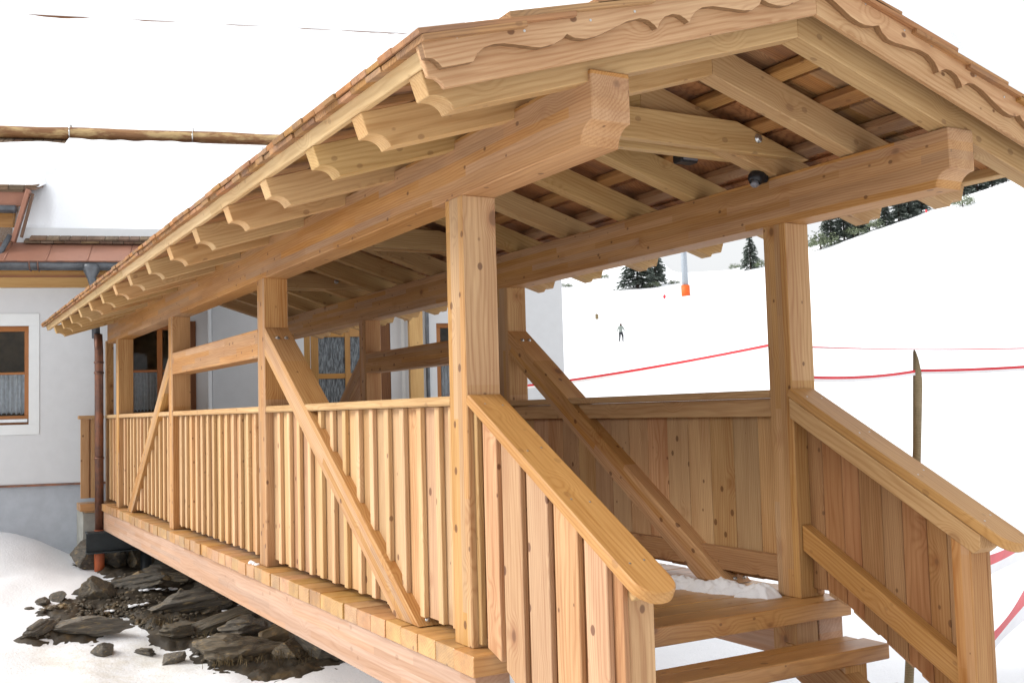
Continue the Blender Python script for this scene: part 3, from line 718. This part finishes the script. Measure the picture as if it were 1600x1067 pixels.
def snow_sheet(name, label, x0, x1, y0, y1, base, th, nx, ny, seed, cat='snow', edge=.12):
    vs = []; fs = []
    for j in range(ny+1):
        for i in range(nx+1):
            u, v = i/nx, j/ny; x = x0+(x1-x0)*u; y = y0+(y1-y0)*v
            if j <= 1: y += .07*noise.noise(Vector((x*1.9, seed, 1)))+.03*noise.noise(Vector((x*7, seed, 5)))
            p = base(x, y)
            h = th*(1+.35*noise.noise(Vector((x*.8, y*.8, seed))))+.02*noise.noise(Vector((x*4, y*4, seed)))
            dd = min((y-y0), (x-x0), (x1-x))
            if j == 0 or i in (0, nx): h = 0
            elif j == 1: y -= 0; h *= .62
            p.z += h; vs.append(p)
    k = nx+1
    for j in range(ny):
        for i in range(nx): fs.append((j*k+i, j*k+i+1, (j+1)*k+i+1, (j+1)*k+i))
    me = bpy.data.meshes.new(name); me.from_pydata(vs, [], fs); me.shade_smooth()
    return tag(link(name, me, M['snow']), label, cat, kind='stuff')
snow_sheet('roof_snow', 'thick snow on the lower roof of the white house', -1.0, X1, 11.03, 14.72, lambda x, y: roofpt(x, y, .06)+Vector((0, 0, max(0, 4.22+.306*(y-10.88)-roofpt(x, y, .26).z)*math.exp(-(max(0, x+.62)/.34)**2)*ss(11.03, 11.25, y))), .20, 110, 16, 3)
snow_sheet('roof_snow', 'snow on the lower roof beside and behind the dormer', -9, -.55, 12.6, 14.40, lambda x, y: roofpt(x, y, .06), .20, 60, 16, 3)
snow_sheet('roof_snow', 'snow field on the upper roof above the log guard', -9, X2, 14.95, 25.95, lambda x, y: roofpt(x, y, .05), .24, 90, 16, 6)
snow_sheet('roof_snow', 'snow on the right hand roof behind the bridge roof', X1+.01, X2, 12.05, 14.9, lambda x, y: roofpt(x, y, .0), .22, 50, 16, 13)
snow_sheet('roof_snow', 'snow on the small dormer roof beside the eaves', -4.3, dx+.05, 10.86, 14.7, lambda x, y: Vector((x, y, 4.125+.306*(y-10.88))), .16, 40, 16, 8)

XF = Matrix.Identity(4)
# ------------------------------------------------------------ supports at the far end
st = thing('steel_support', 'dark steel beam on a round steel post carrying the bridge end', 'steel beam', (.5, 9.9, -.9))
for z0, z1, y0, y1 in ((-.355, -.337, 9.78, 10.0), (-.60, -.582, 9.78, 10.0), (-.582, -.355, 9.885, 9.897)):
    box('flange' if y1-y0 > .1 else 'web', (-.25, y0, z0), (2.3, y1, z1), M['steel'], st, 'x', .003)
for x in (.46, 1.75): tube('pile', [(x, 9.9, -.602), (x, 9.9, -1.3)], .068, M['steel'], st, 16)
box('abutment', (-.235, 10.32, -1.3), (2.4, 10.95, -.13), M['concrete'], None, 'x', .012)
tag(bpy.data.objects['abutment'], 'pale concrete block under the landing against the plinth', 'concrete block')
# side railing of the landing
sr = thing('side_railing', 'short board railing panel of the landing left of the copper downpipe', 'railing', (-.15, 10.2, 0))
box('railing_cap', (-.30, 10.13, 1.055), (.0, 10.26, 1.10), M['railcap'], sr, 'x', .006)
for x0, x1 in ((-.275, -.175), (-.155, -.03)): box('board', (x0, 10.17, .06), (x1, 10.195, 1.054), M['board'], sr, 'z', .002)
box('back_board', (-.26, 10.197, .06), (-.03, 10.22, 1.054), M['backboard'], sr, 'z', .002)
box('landing_post', (.03, 10.15, .002), (.12, 10.24, 2.05), M['post'], sr, 'z')
box('landing_joist', (-.22, 10.22, -.128), (-.08, 10.9, -.092), M['board'], sr, 'y')

# ------------------------------------------------------------ rocks and soil under the bridge
SOIL = [(-.35, 10.35), (.02, 9.3), (-.32, 8.6), (-.95, 8.1), (-1.12, 7.45), (-.79, 7.38), (-.45, 7.47), (-.20, 7.92), (.08, 7.13), (.33, 7.0), (.32, 6.5), (.62, 5.7), (1.0, 5.45), (1.35, 5.65), (2.6, 5.9), (3.3, 8), (3., 10.4)]
def soil_dist(x, y):
    ins = False; best = 9
    for (xa, ya), (xb, yb) in zip(SOIL, SOIL[1:]+SOIL[:1]):
        if (ya > y) != (yb > y) and x < (xb-xa)*(y-ya)/(yb-ya)+xa: ins = not ins
        dx_, dy_ = xb-xa, yb-ya; t = max(0, min(1, ((x-xa)*dx_+(y-ya)*dy_)/(dx_*dx_+dy_*dy_)))
        best = min(best, math.hypot(x-xa-t*dx_, y-ya-t*dy_))
    return best if ins else -best
def soil():
    vs = []; fs = []; n = 130
    for j in range(n+1):
        for i in range(n+1):
            x = -1.5+5.2*i/n; y = 5.0+5.7*j/n
            dd = soil_dist(x, y)+.16*noise.noise(Vector((x*2.6, y*2.6, 1)))+.05*noise.noise(Vector((x*9, y*9, 2)))
            h = max(-.12, min(.045, dd*.28))+.035*noise.noise(Vector((x*5, y*5, 7)))+.035*noise.noise(Vector((x*14, y*14, 5)))+.022*noise.noise(Vector((x*33, y*33, 5)))
            vs.append((x, y, G(x, y)+h))
    for j in range(n):
        for i in range(n): k = j*(n+1)+i; fs.append((k, k+1, k+n+2, k+n+1))
    me = bpy.data.meshes.new('soil'); me.from_pydata(vs, [], fs); me.shade_smooth()
    tag(link('soil', me, M['soil']), 'bare dark soil and gravel laid open under the bridge', 'soil', kind='stuff')
soil()
def rock_mesh(seed, flat, sub=4, cut=.42):
    bm = bmesh.new(); bmesh.ops.create_icosphere(bm, subdivisions=sub, radius=1)
    rnd = random.Random(seed); planes = []
    for k in range(13):
        v = Vector((rnd.uniform(-1, 1), rnd.uniform(-1, 1), rnd.uniform(-.7, .7))).normalized(); planes.append((v, rnd.uniform(cut, .80)))
    for v in bm.verts:
        c = v.co.copy()
        for nrm, d in planes:
            e = c.dot(nrm)
            if e > d: c -= nrm*(e-d)
        lay = .05*math.copysign(1, math.sin(c.z*14+seed+2*noise.noise(c*1.5)))
        c *= 1+.09*noise.noise(c*1.8+Vector((seed, 0, 0)))+.07*noise.noise(c*5+Vector((0, seed, 0)))+.03*noise.noise(c*13+Vector((seed, seed, 0)))+(lay if flat < .5 else 0)
        v.co = Vector((c.x, c.y, c.z))
    me = bpy.data.meshes.new('rock'); bm.to_mesh(me); bm.free()
    return me
rg = 'rocks heaped under the bridge'
ROCKS = [  # x, y, half sizes, turn, tilt, material, label
 (-.20, 10.25, .26, .2, .22, 10, 0, 'slate', 'dark mossy boulder behind the orange drain pipe'),
 (.12, 10.2, .2, .2, .22, 60, 0, 'slate', 'dark boulder between the orange pipe and the steel post'),
 (.40, 10.15, .16, .2, .2, 0, 0, 'schist', 'rounded grey brown stone left of the steel post'),
 (-.31, 8.45, .17, .13, .17, 40, 30, 'schist', 'upright brown stone at the edge of the snow below the orange pipe'),
 (-.62, 7.52, .42, .11, .09, 3, 2, 'slate', 'long dark slab lying level on the lower left snow'),
 (-1.0, 7.55, .24, .07, .06, 62, 14, 'slate', 'thin dark slab leaning at the far left end of the rocks'),
 (.10, 8.75, .30, .2, .09, -8, 8, 'slate', 'dark flat slab above the bare soil beside small brown stones'),
 (.22, 8.98, .12, .1, .07, 20, 5, 'sandstone', 'small reddish stone on top of the dark flat slab'),
 (.50, 9.1, .09, .08, .06, 0, 0, 'sandstone', 'small yellowish stone in the soil below the steel post'),
 (.74, 9.05, .28, .16, .07, 4, 0, 'schist', 'thin brown slab close under the girder beside a yellowish stone'),
 (.55, 9.42, .35, .2, .08, 2, 0, 'slate', 'thin dark slab right of the steel post'),
 (.95, 9.3, .4, .25, .1, -4, 3, 'slate', 'dark slab half hidden under the girder near the steel post'),
 (.50, 8.0, .52, .25, .14, 6, 8, 'slate', 'large dark pointed slab in the middle of the rocks'),
 (.82, 7.95, .26, .16, .11, 16, 14, 'schist', 'pale edged slab end right of the large dark slab'),
 (1.12, 8.3, .42, .2, .13, -10, 0, 'slate', 'dark slab just under the girder above the long brown slab'),
 (.66, 7.25, .60, .17, .10, 17, 16, 'schist', 'long brown slab tilted up to the right'),
 (.28, 7.28, .2, .15, .09, 8, 0, 'schist', 'low brown stone at the left tip of the long tilted slab'),
 (.98, 7.0, .30, .2, .12, 14, 6, 'slate', 'grey slab between the long brown slab and the tan stone'),
 (1.18, 7.12, .26, .2, .12, 24, 12, 'slate', 'grey slab under the girder left of the tan stone'),
 (.74, 6.5, .50, .2, .15, 4, 2, 'schist', 'big rounded slate block at the lower middle of the heap'),
 (1.24, 6.74, .21, .16, .17, 20, 15, 'sandstone', 'pale tan angular stone tucked against the girder'),
 (1.10, 6.18, .21, .15, .11, 12, 5, 'schist', 'small grey stone below the tan stone'),
 (1.40, 6.0, .28, .2, .20, -20, -8, 'slate', 'black wet boulder at the right end of the rocks'),
 (-.88, 8.3, .08, .06, .05, 20, 0, 'slate', 'left of two small dark stones on the snow edge'),
 (-.72, 8.42, .1, .07, .06, 50, 0, 'slate', 'right of two small dark stones on the snow edge'),
 (-.48, 8.6, .09, .07, .05, 10, 0, 'slate', 'small dark stone up the snow edge from the pair'),
 (-.47, 7.02, .11, .07, .08, 20, 10, 'slate', 'dark lump poking from the snow below the long dark slab'),
 (-.08, 6.98, .12, .07, .05, 0, 0, 'slate', 'flat dark stone sunk in the snow between two other dark lumps'),
 (.10, 6.66, .11, .08, .08, 40, 15, 'slate', 'three cornered dark stone in the snow left of the slate block'),
 (-1.05, 8.15, .06, .04, .02, 20, 0, 'slate', 'tiny dark chip alone on the left snow'),
 (1.0, 8.75, .3, .2, .1, 0, 4, 'slate', 'dark layered slab in the shade under the girder'),
]
for i, (x, y, a, b, h, rz, ti, mt, lab) in enumerate(ROCKS):
    me = rock_mesh(i*3+1, h/a); mw = Matrix.Translation((x, y, G(x, y)+(.035 if soil_dist(x, y) > .05 else .0)+h*.35)) @ Matrix.Rotation(math.radians(rz-25), 4, 'Z') @ Matrix.Rotation(math.radians(-ti), 4, 'Y') @ Matrix.Diagonal((a*1.3, b*1.5, h*1.2, 1))
    o = link('rock', me, M[mt], None, mw); tag(o, lab, 'rock', rg)
def gravel():
    bm = bmesh.new(); rnd = random.Random(5)
    for k in range(1000):
        x, y = rnd.gauss(-.35, .35) if k % 2 else rnd.uniform(-.6, 1.4), rnd.gauss(7.95, .3) if k % 2 else rnd.uniform(6.3, 9.3)
        r = rnd.uniform(.006, .03)*(1.5 if k % 29 == 0 else 1); c = Vector((x, y, G(x, y)+min(.045, soil_dist(x, y)*.28)+r*.3))
        if soil_dist(x, y) < .04: continue
        g = bmesh.ops.create_icosphere(bm, subdivisions=1, radius=r)
        for v in g['verts']: v.co = Vector((v.co.x*rnd.uniform(.7, 1.3), v.co.y*rnd.uniform(.7, 1.3), v.co.z*.7))+c
    me = bpy.data.meshes.new('gravel'); bm.to_mesh(me); bm.free()
    tag(link('gravel', me, M['schist']), 'loose gravel scattered over the bare soil', 'gravel', kind='stuff')
gravel()
def tufts():
    bm = bmesh.new(); rnd = random.Random(9)
    for cx, cy, n in ((.62, 6.25, 120), (1.1, 6.1, 140), (.30, 7.45, 60), (1.25, 6.0, 60), (.55, 7.0, 40)):
        for k in range(n):
            x, y = rnd.gauss(cx, .16), rnd.gauss(cy, .1); z = G(x, y)+.05; h = rnd.uniform(.03, .10); a = rnd.uniform(0, 6.28); l = rnd.uniform(.02, .1)
            d = Vector((math.cos(a), math.sin(a), 0)); s = Vector((-d.y, d.x, 0))*.003; p = Vector((x, y, z))
            bm.faces.new([bm.verts.new(q) for q in (p-s, p+s, p+d*l*.5+Vector((0, 0, h))+s*.6, p+d*l*.5+Vector((0, 0, h))-s*.6)])
            p2 = p+d*l*.5+Vector((0, 0, h)); bm.faces.new([bm.verts.new(q) for q in (p2-s*.6, p2+s*.6, p2+d*l+Vector((0, 0, -.01)))])
    me = bpy.data.meshes.new('dead_grass'); bm.to_mesh(me); bm.free()
    tag(link('dead_grass', me, M['grass']), 'withered grass tufts between the lower rocks', 'grass', kind='stuff')
tufts()
def snow_patch(name, pts, label, seed):
    bm = bmesh.new(); rnd = random.Random(seed)
    for x, y, z, r, h in pts:
        g = bmesh.ops.create_icosphere(bm, subdivisions=2, radius=1)
        for v in g['verts']:
            n = 1+.28*noise.noise(v.co*1.7+Vector((x*9, y*9, seed)))+.12*noise.noise(v.co*5+Vector((seed, x*9, y*9)))
            v.co = Vector((x+v.co.x*r*n, y+v.co.y*r*n, z+max(-.02, v.co.z*h*n)))
    for f in bm.faces: f.smooth = True
    me = bpy.data.meshes.new(name); bm.to_mesh(me); bm.free()
    tag(link(name, me, M['snow']), label, 'snow', kind='stuff')
rnd = random.Random(3)
def lumps(c, n, sx, sy, r, h):
    return [(c[0]+rnd.gauss(0, sx), c[1]+rnd.gauss(0, sy), c[2]-.004, rnd.uniform(*r), rnd.uniform(*h)) for k in range(n)]
def deck_snow():
    vs = []; fs = []; n = 90
    for j in range(n+1):
        for i in range(n+1):
            x = 1.35+.57*i/n; y = .08+1.05*j/n
            xc = 1.86-.20*((y-.1)/.9)**1.2; wdt = .06+.07*math.sin(max(0, min(1, (y-.12)/.9))*math.pi)
            e = 1-abs(x-xc)/wdt+.55*noise.noise(Vector((x*9, y*9, 1)))+.30*noise.noise(Vector((x*24, y*24, 3)))
            e = min(e, (y-.14)/.08+.6, (.88-y)/.12)
            h = max(0, min(1, e*1.2))**.6*(.055+.04*noise.noise(Vector((x*7, y*7, 8)))+.018*noise.noise(Vector((x*30, y*30, 8))))
            vs.append((x, y, h-.006))
    for j in range(n):
        for i in range(n): k = j*(n+1)+i; fs.append((k, k+1, k+n+2, k+n+1))
    fs = [f for f in fs if max(vs[q][2] for q in f) > -.005]
    me = bpy.data.meshes.new('snow_patch'); me.from_pydata(vs, [], fs); me.shade_smooth()
    tag(link('snow_patch', me, M['snow']), 'slushy snow on the deck along the foot of the right railing', 'snow', kind='stuff')
deck_snow()
snow_patch('snow_patch', lumps((-.025, 3.30, 0), 4, .012, .06, (.016, .026), (.012, .022)), 'small lumps of snow on the outer plank ends', 5)
L_ = []
for x, y, dz, n in ((.22, 8.55, .11, 10), (.42, 8.68, .10, 9), (.02, 8.1, .10, 14), (-.18, 8.75, .08, 14), (1.0, 7.62, .15, 14), (1.2, 7.75, .15, 12), (1.0, 7.95, .17, 8), (-.3, 8.05, .09, 8), (.65, 7.05, .1, 8)):
    L_ += lumps((x, y, G(x, y)+dz-.05), n, .06, .035, (.02, .045), (.006, .014))
snow_patch('snow_patch', L_, 'scraps of snow lying between the rocks', 8)

# ------------------------------------------------------------ lamps under the roof
ms = thing('motion_sensor', 'black round motion sensor on the inside of the right roof beam', 'sensor', (W0, .14, 2.24))
box('mount', (W0-.03, .10, 2.235), (W0-.0015, .18, 2.295), M['black'], ms, 'x', .01)
hd = link('sensor_head', tube_mesh([Vector((.02, 0, .035)), Vector((0, 0, .03)), Vector((-.035, -.01, .018)), Vector((-.06, -.018, -.002)), Vector((-.072, -.022, -.022))], [.022, .04, .046, .044, .03], 14), M['black'], ms, Matrix.Translation((W0-.022, .14, 2.25)))
link('sensor_lens', tube_mesh([Vector((0, 0, 0)), Vector((-.006, -.002, -.018)), Vector((-.008, -.003, -.03))], [.028, .026, .012], 14), M['lens'], hd, Matrix.Translation((W0-.088, .117, 2.232)))
fl = thing('floodlight', 'small black floodlight between the rafters behind the collar tie', 'floodlight', (1.60, .38, 2.36))
box('housing', (1.55, .36, 2.372), (1.67, .44, 2.455), M['black'], fl, 'x', .008)
box('glass', (1.562, .352, 2.382), (1.658, .3595, 2.446), M['lens'], fl, 'x', .002)
box('bracket', (1.60, .40, 2.455), (1.62, .43, 2.53), M['black'], fl, 'z', .003)

# ------------------------------------------------------------ stake and barrier tape
pts = []
sb = Vector((3.18, .47, -1.35)); stp = Vector((3.265, .26, 1.03))
for i in range(9):
    t = i/8; pts.append(sb.lerp(stp, t)+Vector((.012*math.sin(t*5), 0, 0)))
me = tube_mesh([p-sb for p in pts], [.029-.005*i/8 for i in range(9)], 12)
bm = bmesh.new(); bm.from_mesh(me)
top = [v for v in bm.verts if v.co.z > 2.35]
for v in top: v.co.z += .12-(v.co.x-(stp-sb).x)*5.2
bm.to_mesh(me); bm.free()
tag(link('wooden_stake', me, M['stake'], None, Matrix.Translation(sb)), 'rough wooden stake with slanted top standing in the snow behind the stair', 'stake')
def tape(p0, p1, sag, w, label, tw=0., tilt=0.):
    bmr = [bmesh.new(), bmesh.new()]; p0, p1 = Vector(p0), Vector(p1); n = 40
    for part, (a, b) in enumerate(((0, .5), (.5, 1.))):
        pr = None
        for i in range(n+1):
            t = i/n; c = p0.lerp(p1, t)-Vector((0, 0, sag*4*t*(1-t))); an = tilt+tw*math.sin(t*5.)
            d = (p1-p0).normalized(); s = d.cross(Vector((0, 0, 1))).normalized(); u = Vector((0, 0, 1))*math.cos(an)+s*math.sin(an)
            th = d.cross(u).normalized()*.0004
            q = [bmr[part].verts.new(c+u*w*(k-.5)+o) for k in (a, b) for o in (-th, th)]
            if pr:
                for f in ((0, 2), (3, 1), (1, 0), (2, 3)): bmr[part].faces.new((pr[f[0]], pr[f[1]], q[f[1]], q[f[0]]))
            pr = q
    root = thing('barrier_tape', label, 'tape', p0, 'barrier tapes strung round the ski slope')
    for nm, bm, mt in (('white_half', bmr[0], M['tapewhite']), ('red_half', bmr[1], M['tapered'])):
        me = bpy.data.meshes.new(nm); bm.to_mesh(me); bm.free(); link(nm, me, mt, root)
tape((3.268, .255, 1.195), (4.6, -.6, 1.28), .03, .032, 'red tape running right from the wooden stake to the picture edge', .2)
tape((3.268, .265, 1.195), (XR+.01, .10, 1.16), .02, .032, 'red tape going left behind the right front post from the stake', .2)
tape((4.66, 8.2, 1.30), (4.24, 2.56, 1.51), .04, .05, 'red tape crossing the opening above the right railing', .3)
tape((4.24, 2.56, 1.51), (9.8, 3.0, 1.58), .04, .02, 'thin red tape higher up behind the wooden stake', 1.)
tape((2.45, -.62, .155), (4.44, .25, .16), .04, .13, 'upper twisted tape beside the right stair newel', .35, .0)
tape((2.45, -.62, -.33), (4.44, .28, -.20), -.02, .17, 'lower twisted tape beside the right stair newel', .35, .0)

# ------------------------------------------------------------ slope: trees, pylon, skier
def spruce_mesh(seed, full=1., dens=1.):
    rnd = random.Random(seed); bm = bmesh.new(); tiers = int(20*dens)
    for k in range(tiers):
        t = (k+.3)/tiers; z = .10+.88*t; R = (.30*(1-t)**.85+.012)*full
        nb = max(5, int(12*(1-t)+5))
        for j in range(nb):
            if rnd.random() < .10: continue
            a = rnd.uniform(0, 6.28); r = R*rnd.uniform(.6, 1.12); d = Vector((math.cos(a), math.sin(a), 0)); s = Vector((-d.y, d.x, 0))
            dr = rnd.uniform(.12, .45); z0 = z+rnd.uniform(-.02, .02)
            for q in range(5):
                u = .2+.8*(q+rnd.random()*.6)/5; c = d*r*u+Vector((0, 0, z0-dr*r*u*u+.03*r))
                wq = (.055+.03*rnd.random())*(1.15-.5*u)*full; lq = .075*rnd.uniform(.7, 1.3)
                for sg in (-1, 1):
                    tip = c+d*lq*.6+s*sg*wq+Vector((0, 0, -rnd.uniform(.01, .05)))
                    bm.faces.new([bm.verts.new(p) for p in (c-d*.02, c+d*lq*.5, tip)])
                bm.faces.new([bm.verts.new(p) for p in (c-s*wq*.35, c+s*wq*.35, c+d*lq+Vector((0, 0, -.02)))])
    me = bpy.data.meshes.new('crown'); bm.to_mesh(me); bm.free(); return me
def bush_mesh(seed, up_=.6):
    rnd = random.Random(seed); bm = bmesh.new()
    for k in range(60):
        a = rnd.uniform(0, 6.28); r = math.sqrt(rnd.random())*.5; c = Vector((r*math.cos(a), r*math.sin(a), rnd.uniform(.1, 1)*up_*(1.1-r)+.08))
        for q in range(14):
            v = c+Vector((rnd.gauss(0, .07), rnd.gauss(0, .07), rnd.gauss(0, .06))); d = Vector((rnd.gauss(0, 1), rnd.gauss(0, 1), abs(rnd.gauss(.5, .6)))).normalized()*rnd.uniform(.05, .11); s = d.cross(Vector((rnd.random(), rnd.random(), rnd.random()))).normalized()*.025
            bm.faces.new([bm.verts.new(p) for p in (v-s, v+s, v+d)])
    me = bpy.data.meshes.new('crown'); bm.to_mesh(me); bm.free(); return me
SPR = [spruce_mesh(s, f) for s, f in ((1, 1.), (2, .85), (3, 1.2), (4, 1.45))]
for i, me in enumerate(SPR): me.materials.append(M['needle'])
BSH = [bush_mesh(s) for s in (11, 12)]
for me in BSH: me.materials.append(M['needle2'])
TRK = tube_mesh([Vector((0, 0, -.05)), Vector((0, 0, .3)), Vector((.004, 0, .96))], [.026, .02, .003], 7); TRK.materials.append(M['trunk'])
BTR = tube_mesh([Vector((0, 0, -.08)), Vector((.03, .02, .25)), Vector((.08, .0, .5))], [.035, .025, .008], 6); BTR.materials.append(M['trunk'])
tg = 'trees along the edge of the ski slope'
def plant(kind, px, py, h, k, label, cat, wide=1.):
    z = G(px, py)-.1
    t = thing('spruce_tree' if kind == 's' else 'pine_bush', label, cat, (px, py, z), tg)
    mw = Matrix.Translation((px, py, z)) @ Matrix.Rotation(random.uniform(0, 6.28), 4, 'Z') @ Matrix.Diagonal((h*wide, h*wide, h, 1))
    link('trunk', TRK if kind == 's' else BTR, None, t, mw); link('crown', (SPR if kind == 's' else BSH)[k], None, t, mw)
TREES = [
 ('s', 105.4, 140.8, 7.6, 3, 'broad dark spruce below the eave left of the lift pylon', 'tree', 1.25),
 ('s', 110.5, 142.5, 8.4, 1, 'narrower spruce just right of the broad one beside the pylon', 'tree', 1.),
 ('s', 122., 131., 6.2, 0, 'lone narrow spruce left of the right front post', 'tree', 1.),
 ('s', 134., 124., 7.0, 2, 'dark spruce at the left of the group right of the front post', 'tree', 1.),
 ('s', 136., 122.9, 7.6, 0, 'tall middle spruce of the group right of the front post', 'tree', 1.),
 ('s', 138., 121.7, 7.2, 1, 'right hand spruce of the group right of the front post', 'tree', 1.1),
 ('b', 131., 123.4, 4.0, 0, 'low olive pine bush against the right front post', 'bush', 1.4),
 ('b', 136.6, 121.3, 2.6, 1, 'olive bush at the foot of the spruce group', 'bush', 1.6),
 ('b', 139.5, 120.5, 3.6, 1, 'grey green bush right of the spruce group', 'bush', 1.2),
 ('s', 142., 119.2, 4.6, 3, 'short spruce below the third rafter end', 'tree', 1.),
 ('s', 144., 118., 6.6, 0, 'spruce rising towards the beam right of the short spruce', 'tree', 1.),
 ('s', 146., 117.6, 7.0, 2, 'dense spruce on the slope edge under the beam', 'tree', 1.),
 ('s', 148.6, 117., 6.6, 1, 'spruce partly hidden by the nearest rafter end', 'tree', 1.),
 ('b', 151., 115.8, 3.2, 0, 'dark bush under the nearest rafter end', 'bush', 1.3),
 ('b', 144.6, 105.8, 3.0, 1, 'single round bush standing out on the snow below the beam end', 'bush', 1.2),
 ('s', 162., 118.5, 6.5, 0, 'left spruce of the row beyond the beam end', 'tree', 1.1),
 ('s', 164.4, 117.5, 6.2, 2, 'second spruce of the row beyond the beam end', 'tree', 1.1),
 ('s', 166.8, 116.2, 6.0, 1, 'third spruce of the row beyond the beam end', 'tree', 1.1),
 ('s', 169.2, 115., 5.6, 3, 'right spruce of the row beyond the beam end', 'tree', 1.),
 ('b', 122.4, 128.6, 2.0, 0, 'small dark bush below the lone narrow spruce', 'bush', 1.3),
 ('b', 128.3, 184.8, 1.8, 1, 'small bush high on the snow left of the broad spruce', 'bush', 1.8),
 ('b', 105.5, 163.7, 1.3, 0, 'tiny bush on the snow beside the house corner', 'bush', 2.4),
 ('b', 139.9, 155., 2.0, 1, 'small bush on the snow left of the lone narrow spruce', 'bush', 1.1),
 ('b', 106.8, 138.4, 1.7, 1, 'low twiggy bush under the broad spruce', 'bush', 1.5),
 ('b', 111.3, 138.5, 1.3, 0, 'low twiggy bush right of the broad spruce', 'bush', 1.6),
]
for t in TREES: plant(t[0], t[1], t[2], t[3], t[4], t[5], t[6], t[7])
px, py = 93.3, 113.2; pz = G(px, py)
pl = thing('lift_pylon', 'grey tubular ski lift pylon with orange padding at its foot', 'pylon', (px, py, pz))
tube('mast', [(px, py, pz-.5), (px-.25, py, pz+13)], [.47, .36], M['pylon'], pl, 16)
tube('padding', [(px, py, pz-.1), (px-.03, py, pz+1.55)], .62, M['padding'], pl, 16)
bar('cross_arm', (px-2.6, py+1.6, pz+13), (px+2.2, py-1.6, pz+13), .35, .4, M['pylon'], pl)
for k in (-1, 1): bar('sheave_train', (px-.2+k*2.2-1, py-k*1.5-1.4, pz+13.3), (px-.2+k*2.2+1, py-k*1.5+1.4, pz+13.3), .2, .3, M['steel'], pl)
for (mx, my, lab) in ((78., 98.5, 'small red marker ball on the slope below the broad spruce'), (136., 106., 'thin red marker pole on the right snow slope')):
    mz = G(mx, my); t = thing('slope_marker', lab, 'marker', (mx, my, mz))
    tube('pole', [(mx, my, mz-.2), (mx, my, mz+1.9)], .025, M['tapewhite'], t, 6); tube('head', [(mx, my, mz+1.5), (mx, my, mz+1.75), (mx, my, mz+2.0)], [.08, .2, .08], M['tapered'], t, 8)
px, py = 65.5, 95.; pz = G(px, py)
t = thing('slope_sign', 'small pale sign post on the snow above the skier', 'sign', (px, py, pz)); tube('pole', [(px, py, pz-.2), (px, py, pz+1.)], .04, M['grass'], t, 6); box('sign_board', (px-.22, py-.03, pz+.3), (px+.22, py-.041, pz+.85), M['stake'], t, 'x')

def skier():
    px, py = 53.9, 74.2; pz = G(px, py)
    root = thing('person', 'skier in a grey green jacket and dark trousers gliding down the slope', 'person', (px, py, pz))
    J = {'pel': ((0, 0, .88), .15), 'wai': ((0, .01, 1.05), .15), 'che': ((0, .03, 1.28), .18), 'nec': ((0, .05, 1.46), .06), 'hea': ((0, .08, 1.60), .105), 'hed': ((0, .09, 1.70), .085),
         'shl': ((-.19, .03, 1.38), .085), 'ell': ((-.30, .06, 1.12), .06), 'hal': ((-.25, .25, .98), .05), 'shr': ((.19, .03, 1.38), .085), 'elr': ((.31, .04, 1.12), .06), 'har': ((.34, .2, .95), .05),
         'hil': ((-.10, 0, .84), .115), 'knl': ((-.15, .10, .48), .08), 'fol': ((-.17, .0, .10), .06), 'tol': ((-.17, .16, .06), .05), 'hir': ((.10, 0, .84), .115), 'knr': ((.13, .10, .48), .08), 'for': ((.15, .0, .10), .06), 'tor': ((.15, .16, .06), .05)}
    E_ = [('pel', 'wai'), ('wai', 'che'), ('che', 'nec'), ('nec', 'hea'), ('hea', 'hed'), ('che', 'shl'), ('shl', 'ell'), ('ell', 'hal'), ('che', 'shr'), ('shr', 'elr'), ('elr', 'har'), ('pel', 'hil'), ('hil', 'knl'), ('knl', 'fol'), ('fol', 'tol'), ('pel', 'hir'), ('hir', 'knr'), ('knr', 'for'), ('for', 'tor')]
    ks = list(J); me = bpy.data.meshes.new('body'); me.from_pydata([J[k][0] for k in ks], [(ks.index(a), ks.index(b)) for a, b in E_], [])
    rot = Matrix.Translation((px, py, pz+.05)) @ Matrix.Rotation(math.radians(160), 4, 'Z')
    o = link('body', me, None, root, rot)
    sk = o.modifiers.new('skin', 'SKIN'); su = o.modifiers.new('sub', 'SUBSURF'); su.levels = su.render_levels = 2
    for i, k in enumerate(ks): me.skin_vertices[0].data[i].radius = (J[k][1], J[k][1]*(.75 if k in ('pel', 'wai', 'che') else 1))
    me.skin_vertices[0].data[0].use_root = True
    dg = bpy.context.evaluated_depsgraph_get(); ev = o.evaluated_get(dg); nm = bpy.data.meshes.new_from_object(ev)
    for m_ in ('jacket', 'trousers', 'skin', 'black'): nm.materials.append(M[m_])
    for p in nm.polygons:
        z = p.center.z; p.use_smooth = True
        p.material_index = 1 if z < .92 else (2 if 1.50 < z < 1.62 and p.center.y > .1 else (3 if z > 1.5 else 0))
        if z < .16: p.material_index = 3
    o.modifiers.clear(); o.data = nm
    for sx in (-.17, .15):
        prism('ski', [rot @ Vector((sx-.05, -.7, -.02)), rot @ Vector((sx+.05, -.7, -.02)), rot @ Vector((sx+.05, .85, -.02)), rot @ Vector((sx, 1.0, .06)), rot @ Vector((sx-.05, .85, -.02))], (0, 0, .02), rot.to_3x3() @ Vector((0, 1, 0)), M['tapewhite'], root, 0)
    for sx, k in ((-.25, 'hal'), (.34, 'har')):
        h = Vector(J[k][0]); tube('ski_pole', [rot @ h, rot @ (h+Vector((0, -.55, -.85)))], .012, M['steel'], root, 6)
skier()
